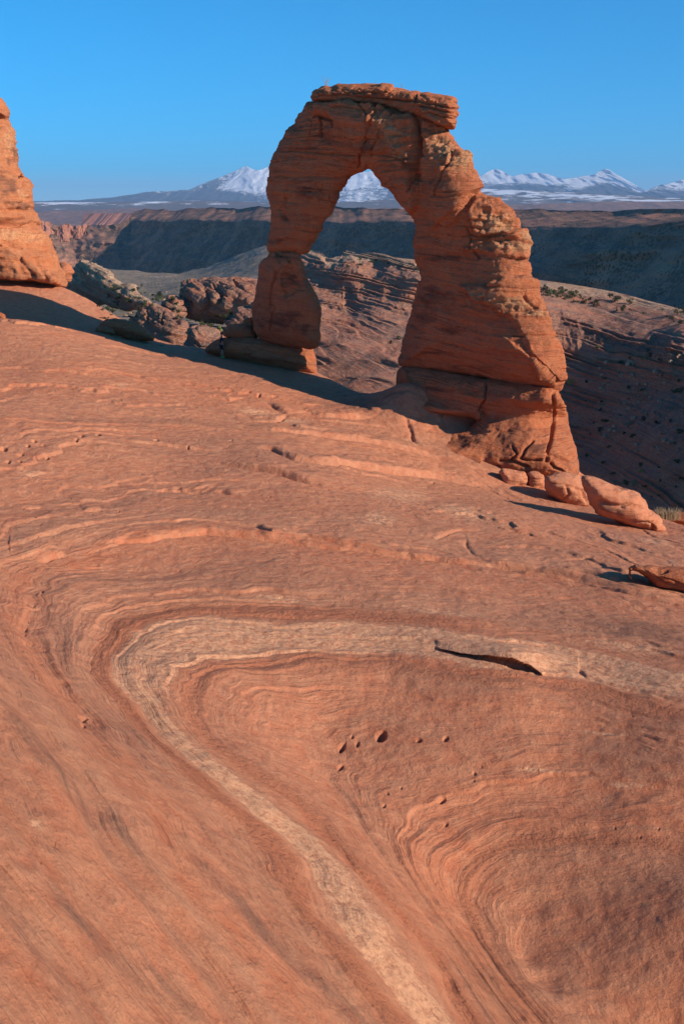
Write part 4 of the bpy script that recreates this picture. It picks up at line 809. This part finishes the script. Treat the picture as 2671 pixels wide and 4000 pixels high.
# ---------------------------------------------------------------- plants, loose stones: prototypes copied and set down where the ground is
M_leaf = NT('juniper_leaf'); _n = M_leaf.noise(M_leaf.coord(), 3, 3); M_leaf = M_leaf.out(M_leaf.ramp(_n, [(.35, (.030, .040, .018)), (.65, (.085, .095, .04))]))
M_sage = NT('sage_leaf').out((.20, .19, .12)); M_lime = NT('lit_leaf').out((.24, .26, .07)); M_bark = NT('bark').out((.16, .11, .08)); M_straw = NT('dry_grass').out((.46, .36, .22))  # lit_leaf has sunlight painted in as a brighter green
bpy.context.view_layer.update()
DG = bpy.context.evaluated_depsgraph_get()
def hit(px, py):
    d = Vector(rays(px, py)).normalized(); ok, loc, nrm, fi, ob, mt = scene.ray_cast(DG, Vector((0, 0, 0)) + d * .5, d)
    return (loc, ob.name.split('.')[0]) if ok else (None, None)
def leaves(n, rad, hgt, size, lobes=6, up=.25):
    L = [(Vector((random.gauss(0, .45) * rad, random.gauss(0, .45) * rad, random.uniform(up, .85) * hgt)), random.uniform(.35, .6) * rad) for _ in range(lobes)]
    V, F = [], []
    for i in range(n):
        c, r = random.choice(L); d = Vector((random.gauss(0, 1), random.gauss(0, 1), random.gauss(0, .8))).normalized()
        p = c + d * r * random.uniform(.55, 1.05); p.z = max(p.z, .03)
        a = Vector((random.gauss(0, 1), random.gauss(0, 1), random.gauss(0, 1))).normalized(); b = a.orthogonal().normalized(); s_ = size * random.uniform(.6, 1.3)
        k = len(V); V += [p - a * s_ - b * s_ * .5, p + a * s_ - b * s_ * .5, p + a * s_ + b * s_ * .5, p - a * s_ * .4 + b * s_ * .7]; F.append((k, k + 1, k + 2, k + 3))
    return V, F
def shrub_mesh(mat, n=220, size=.10): return pymesh('shrub', leaves(n, .5, .8, size, 5, .1), mat, False)
JUN = [(pymesh('crown', leaves(300, .55, 1.0, .06, random.choice([5, 7, 9]), .2), M_leaf, False),
        pymesh('trunk', merge([tube([(0, 0, -.15), (.02, .03, .2), (.05, -.02, .55)], .06, .03, 6), tube([(.02, .02, .15), (-.18, .05, .5)], .03, .012), tube([(.02, .03, .2), (.2, .12, .55)], .028, .012)]), M_bark)) for _ in range(6)]
SHR = {'dark': [shrub_mesh(M_leaf) for _ in range(3)], 'sage': [shrub_mesh(M_sage, 180, .08) for _ in range(2)], 'lime': [shrub_mesh(M_lime) for _ in range(2)]}
def stone_mesh():
    import bmesh
    bm = bmesh.new(); bmesh.ops.create_icosphere(bm, subdivisions=3, radius=.5); sd = random.uniform(0, 99)
    sc_ = Vector((1, random.uniform(.6, .9), random.uniform(.45, .75)))
    for _ in range(9):
        n = Vector((random.gauss(0, 1), random.gauss(0, 1), random.gauss(0, .8))).normalized(); dd = random.uniform(.26, .42)
        for v in bm.verts:
            k = v.co.dot(n) - dd
            if k > 0: v.co -= n * k
    for v in bm.verts: v.co = Vector((v.co.x * sc_.x, v.co.y * sc_.y, v.co.z * sc_.z)) * (1 + .05 * math.sin(v.co.x * 17 + sd))
    me = bpy.data.meshes.new('stone'); bm.to_mesh(me); bm.free(); me.materials.append(M_mid); return me
STN = [stone_mesh() for _ in range(6)]
for me in STN:
    for an, vv in (('S', -20.), ('tan', .9), ('stain', .0)):
        a = me.attributes.new(an, 'FLOAT', 'POINT'); a.data.foreach_set('value', np.full(len(me.vertices), vv, np.float32))
OKG = {'canyon_wall', 'valley_floor', 'mesa', 'hillside', 'rock_outcrop', 'ground'}
def juniper(px, py, size_px, label, group):
    loc, nm = hit(px, py)
    if loc is None or nm not in OKG: return
    h = size_px * loc.y / FPX; e = empty('juniper', loc, label, 'juniper', group); e.scale = (h * random.uniform(.95, 1.3), h * random.uniform(.9, 1.2), h); e.rotation_euler = (0, 0, random.uniform(0, 6.28))
    c, t = random.choice(JUN); link('crown', c, e); link('trunk', t, e)
def shrub(px, py, size_px, kind, label, group, cat='shrub'):
    loc, nm = hit(px, py)
    if loc is None or nm not in OKG: return
    h = size_px * loc.y / FPX; o = link('shrub', random.choice(SHR[kind])); o.location = loc - Vector((0, 0, .05 * h)); o.scale = (h * random.uniform(1, 1.6), h, h * random.uniform(.8, 1)); o.rotation_euler = (0, 0, random.uniform(0, 6.28)); tag(o, label, cat, group)
def stone(px, py, size_px, label, group):
    loc, nm = hit(px, py)
    if loc is None or nm not in OKG: return
    h = size_px * loc.y / FPX; o = link('stone', random.choice(STN)); o.location = loc + Vector((0, 0, .1 * h)); o.scale = (h, h, h); o.rotation_euler = (random.uniform(-.4, .4), random.uniform(-.4, .4), random.uniform(0, 6.28)); tag(o, label, 'boulder', group)
R_ = random.uniform
for k in range(52):
    x = R_(2105, 2680); juniper(x, 1146 + (x - 2105) * .19 + R_(-26, 14), R_(8, 14) if random.random() < .6 else R_(16, 27), 'dark green juniper on the sunlit rim of the canyon wall right of the arch', 'junipers along the canyon rim')
for x, y, q in [(2398,1178,36),(2120,1150,30),(2150,1158,32),(2235,1160,32),(2185,1140,20)]: juniper(x, y, q, 'dark green juniper on the sunlit rim of the canyon wall right of the arch', 'junipers along the canyon rim')
for k in range(70): shrub(R_(380, 740), R_(1120, 1260), R_(6, 18), random.choice(['dark', 'dark', 'sage']), 'low shrub in the valley between the pale crested fin and the grey block', 'shrubs in the valley')
for k in range(20): juniper(R_(400, 760), R_(1120, 1240), R_(14, 26), 'small juniper growing in the valley left of the domed outcrop', 'junipers in the valley')
for x, y, q in [(780,1250,30),(765,1262,26),(800,1265,34),(835,1262,30),(850,1250,30),(870,1240,34),(880,1250,24),(900,1236,20),(820,1280,24),(745,1250,26),(790,1275,22)]: juniper(x, y, q, 'dark juniper in the shaded hollow below the domed outcrop', 'junipers below the domed outcrop')
shrub(812, 1252, 24, 'sage', 'pale yellow green bush at the foot of the domed outcrop', None, 'bush'); shrub(862, 1290, 20, 'lime', 'sunlit yellow green bush above the layered slab', None, 'bush'); shrub(905, 1270, 18, 'sage', 'pale bush just behind the layered slab at the arch foot', None, 'bush')
for k in range(40): stone(R_(400, 720), R_(1130, 1260), R_(6, 22), 'pale block among the shrubs of the left valley', 'blocks among the valley shrubs')
for k in range(9): shrub(R_(1515, 1590), R_(1318, 1345), R_(8, 16), random.choice(['dark', 'sage']), 'grey green shrub on the ledge seen through the arch opening', 'shrubs on the ledge behind the opening')
for k in range(12): shrub(R_(1280, 1620), R_(1012, 1050), R_(6, 12), 'dark', 'small dark shrub on the rock domes seen through the opening', 'shrubs on the domes behind the opening')
for k in range(75): shrub(R_(2280, 2690), R_(1330, 1960), R_(9, 24), random.choice(['dark', 'dark', 'dark', 'sage']), 'shrub on the shaded canyon slope right of the arch', 'shrubs on the shaded slope')
for k in range(95):
    x = R_(2330, 2690); stone(x, R_(1380, 1780), R_(8, 30), 'angular block in the shaded rockfall right of the arch', 'blocks of the rockfall')
for x, y, q, l in [(2455,1402,16,'upper left of the two bright green bushes above the rockfall'),(2512,1408,20,'upper right of the two bright green bushes above the rockfall'),(2503,1845,18,'lone bright green bush low on the shaded slope'),(2232,1500,22,'green bush beside the right leg of the arch')]: shrub(x, y, q, 'lime', l, None, 'bush')
for k in range(12): shrub(R_(2310, 2480), R_(1870, 1905), R_(12, 22), 'sage', 'pale grey brush behind the long whaleback boulder', 'pale brush behind the whaleback boulder')
# dry grass tuft and a sprig at the right edge
def tuft(px, py, Y, w_m, h_m, n, label, cat, mat):
    b = at(px, py, Y); L = []
    for i in range(n):
        x = R_(-.5, .5) * w_m; y = R_(-.3, .3) * w_m; h = h_m * R_(.5, 1); lean = Vector((x * .9 + R_(-.1, .1), y * .5, 0)) * h * .8
        L.append(tube([(x, y, -.1), (x + lean.x * .4, y + lean.y * .4, h * .5), (x + lean.x, y + lean.y, h)], .012, .004, 3))
    tag(link('grass_tuft', pymesh('grass_tuft', merge(L), mat), loc=tuple(b)), label, cat)
tuft(2605, 2022, 58.2, 1.1, .55, 260, 'dry straw coloured grass tuft behind the rim at the right edge', 'grass', M_straw)
g_ = ground_hit(2628, 2212); twigs('dead_shrub', tuple(g_), .4, 6, .25, 'tiny bare shrub behind the eroded beak rock', 'shrub', r=.008)

# ---------------------------------------------------------------- the hiker
M_skin = NT('skin').out((.42, .22, .15)); M_shirt = NT('black_cloth').out((.03, .025, .03)); M_short = NT('dark_cloth').out((.035, .03, .045)); M_shoe = NT('green_shoe').out((.25, .55, .08)); M_hair = NT('hair').out((.09, .05, .03))
def skin(name, nodes, edges, mat, parent, sub=1):
    me = bpy.data.meshes.new(name + '_s'); me.from_pydata([n[:3] for n in nodes], edges, []); o = link(name + '_s', me)
    md = o.modifiers.new('s', 'SKIN'); md.use_smooth_shade = True
    for i, n in enumerate(nodes):
        v = me.skin_vertices[0].data[i]; v.radius = (n[3], n[4] if len(n) > 4 else n[3]); v.use_root = (i == 0)
    o.modifiers.new('u', 'SUBSURF').levels = sub
    dg = bpy.context.evaluated_depsgraph_get(); m2 = bpy.data.meshes.new_from_object(o.evaluated_get(dg), depsgraph=dg); bpy.data.objects.remove(o)
    m2.name = name; m2.materials.clear(); m2.materials.append(mat); return link(name, m2, parent)
def hiker(px, py, face):
    b = ground_hit(px, py, 40, 100); H = empty('person', tuple(b), 'hiker in black shirt and green shoes before the left foot of the arch', 'person'); H.rotation_euler = (0, 0, face)
    # faces +x locally; y is left
    N = [(0,0,.95,.13,.15),(0,0,1.12,.11,.14),(.01,0,1.3,.12,.17),(0,0,1.44,.08,.10),(.01,0,1.52,.05,.055),(.03,0,1.60,.075,.07),(.03,0,1.69,.095,.08),(.02,0,1.76,.05,.05)]
    E = [(i, i + 1) for i in range(7)]
    for s_ in (-1, 1):
        k = len(N); N += [(0,.1*s_,.88,.095),(.03*s_+.01,.11*s_,.5,.058),(.0,.11*s_,.44,.055),(-.03*s_,.12*s_,.28,.055),(-.02*s_,.12*s_,.1,.034),(.08-.02*s_,.125*s_,.04,.032),(.14-.02*s_,.13*s_,.03,.02)]
        E += [(0, k)] + [(k + i, k + i + 1) for i in range(6)]
        k = len(N); N += [(0,.19*s_,1.4,.055),(-.02,.25*s_,1.14,.042),(.05,.26*s_,.92,.028),(.075,.26*s_,.86,.024,.03)]
        E += [(2, k)] + [(k + i, k + i + 1) for i in range(3)]
        hk = k + 3
        for j in range(4):
            q = len(N); y_ = .26 * s_; x_ = .045 + .02 * j; l = (.075, .085, .08, .06)[j]
            N += [(x_ + .005, y_, .83, .009), (x_ + .012, y_ - .01 * s_, .83 - l * .5, .008), (x_ + .02, y_ - .025 * s_, .83 - l, .007)]; E += [(hk, q), (q, q + 1), (q + 1, q + 2)]
        q = len(N); N += [(.11, .25 * s_, .84, .010), (.12, .235 * s_, .80, .008)]; E += [(hk, q), (q, q + 1)]
    N += [(.125, 0, 1.655, .012)]; E += [(6, len(N) - 1)]
    skin('body', N, E, M_skin, H)
    skin('shirt', [(0,0,.92,.15,.17),(0,0,1.12,.13,.165),(.01,0,1.3,.14,.19),(0,0,1.43,.07,.11),(0,.2,1.38,.075),(-.015,.235,1.2,.062),(0,-.2,1.38,.075),(-.015,-.235,1.2,.062)], [(0,1),(1,2),(2,3),(2,4),(4,5),(2,6),(6,7)], M_shirt, H)
    skin('shorts', [(0,0,.93,.145,.165),(0,.1,.84,.115),(.01,.115,.55,.095),(0,-.1,.84,.115),(-.01,-.115,.55,.095)], [(0,1),(1,2),(0,3),(3,4)], M_short, H)
    skin('hair', [(-.01,0,1.74,.10,.085),(.03,0,1.79,.06,.06),(-.05,0,1.64,.05,.06)], [(0,1),(0,2)], M_hair, H)
    for s_ in (-1, 1): skin('shoe', [(-.05-.02*s_,.12*s_,.05,.05),(.05-.02*s_,.125*s_,.05,.048),(.15-.02*s_,.13*s_,.035,.035)], [(0,1),(1,2)], M_shoe, H)
hiker(868, 1398, math.radians(20))

# ---------------------------------------------------------------- haze
def haze():
    b = bpy.data.meshes.new('haze'); x0, x1, y0, y1, z0, z1 = -60000, 60000, -300, 60000, -700, 1900
    V = [(x, y, z) for x in (x0, x1) for y in (y0, y1) for z in (z0, z1)]
    b.from_pydata(V, [], [(0,1,3,2),(4,6,7,5),(0,4,5,1),(2,3,7,6),(0,2,6,4),(1,5,7,3)])
    m = bpy.data.materials.new('haze'); m.use_nodes = True; t = m.node_tree; t.nodes.remove(t.nodes['Principled BSDF'])
    v = t.nodes.new('ShaderNodeVolumePrincipled'); v.inputs['Color'].default_value = (.38, .62, 1, 1); v.inputs['Density'].default_value = 3.2e-5; v.inputs['Anisotropy'].default_value = 0
    t.links.new(v.outputs[0], t.nodes['Material Output'].inputs['Volume']); b.materials.append(m)
    tag(link('haze', b), kind='stuff')
haze()
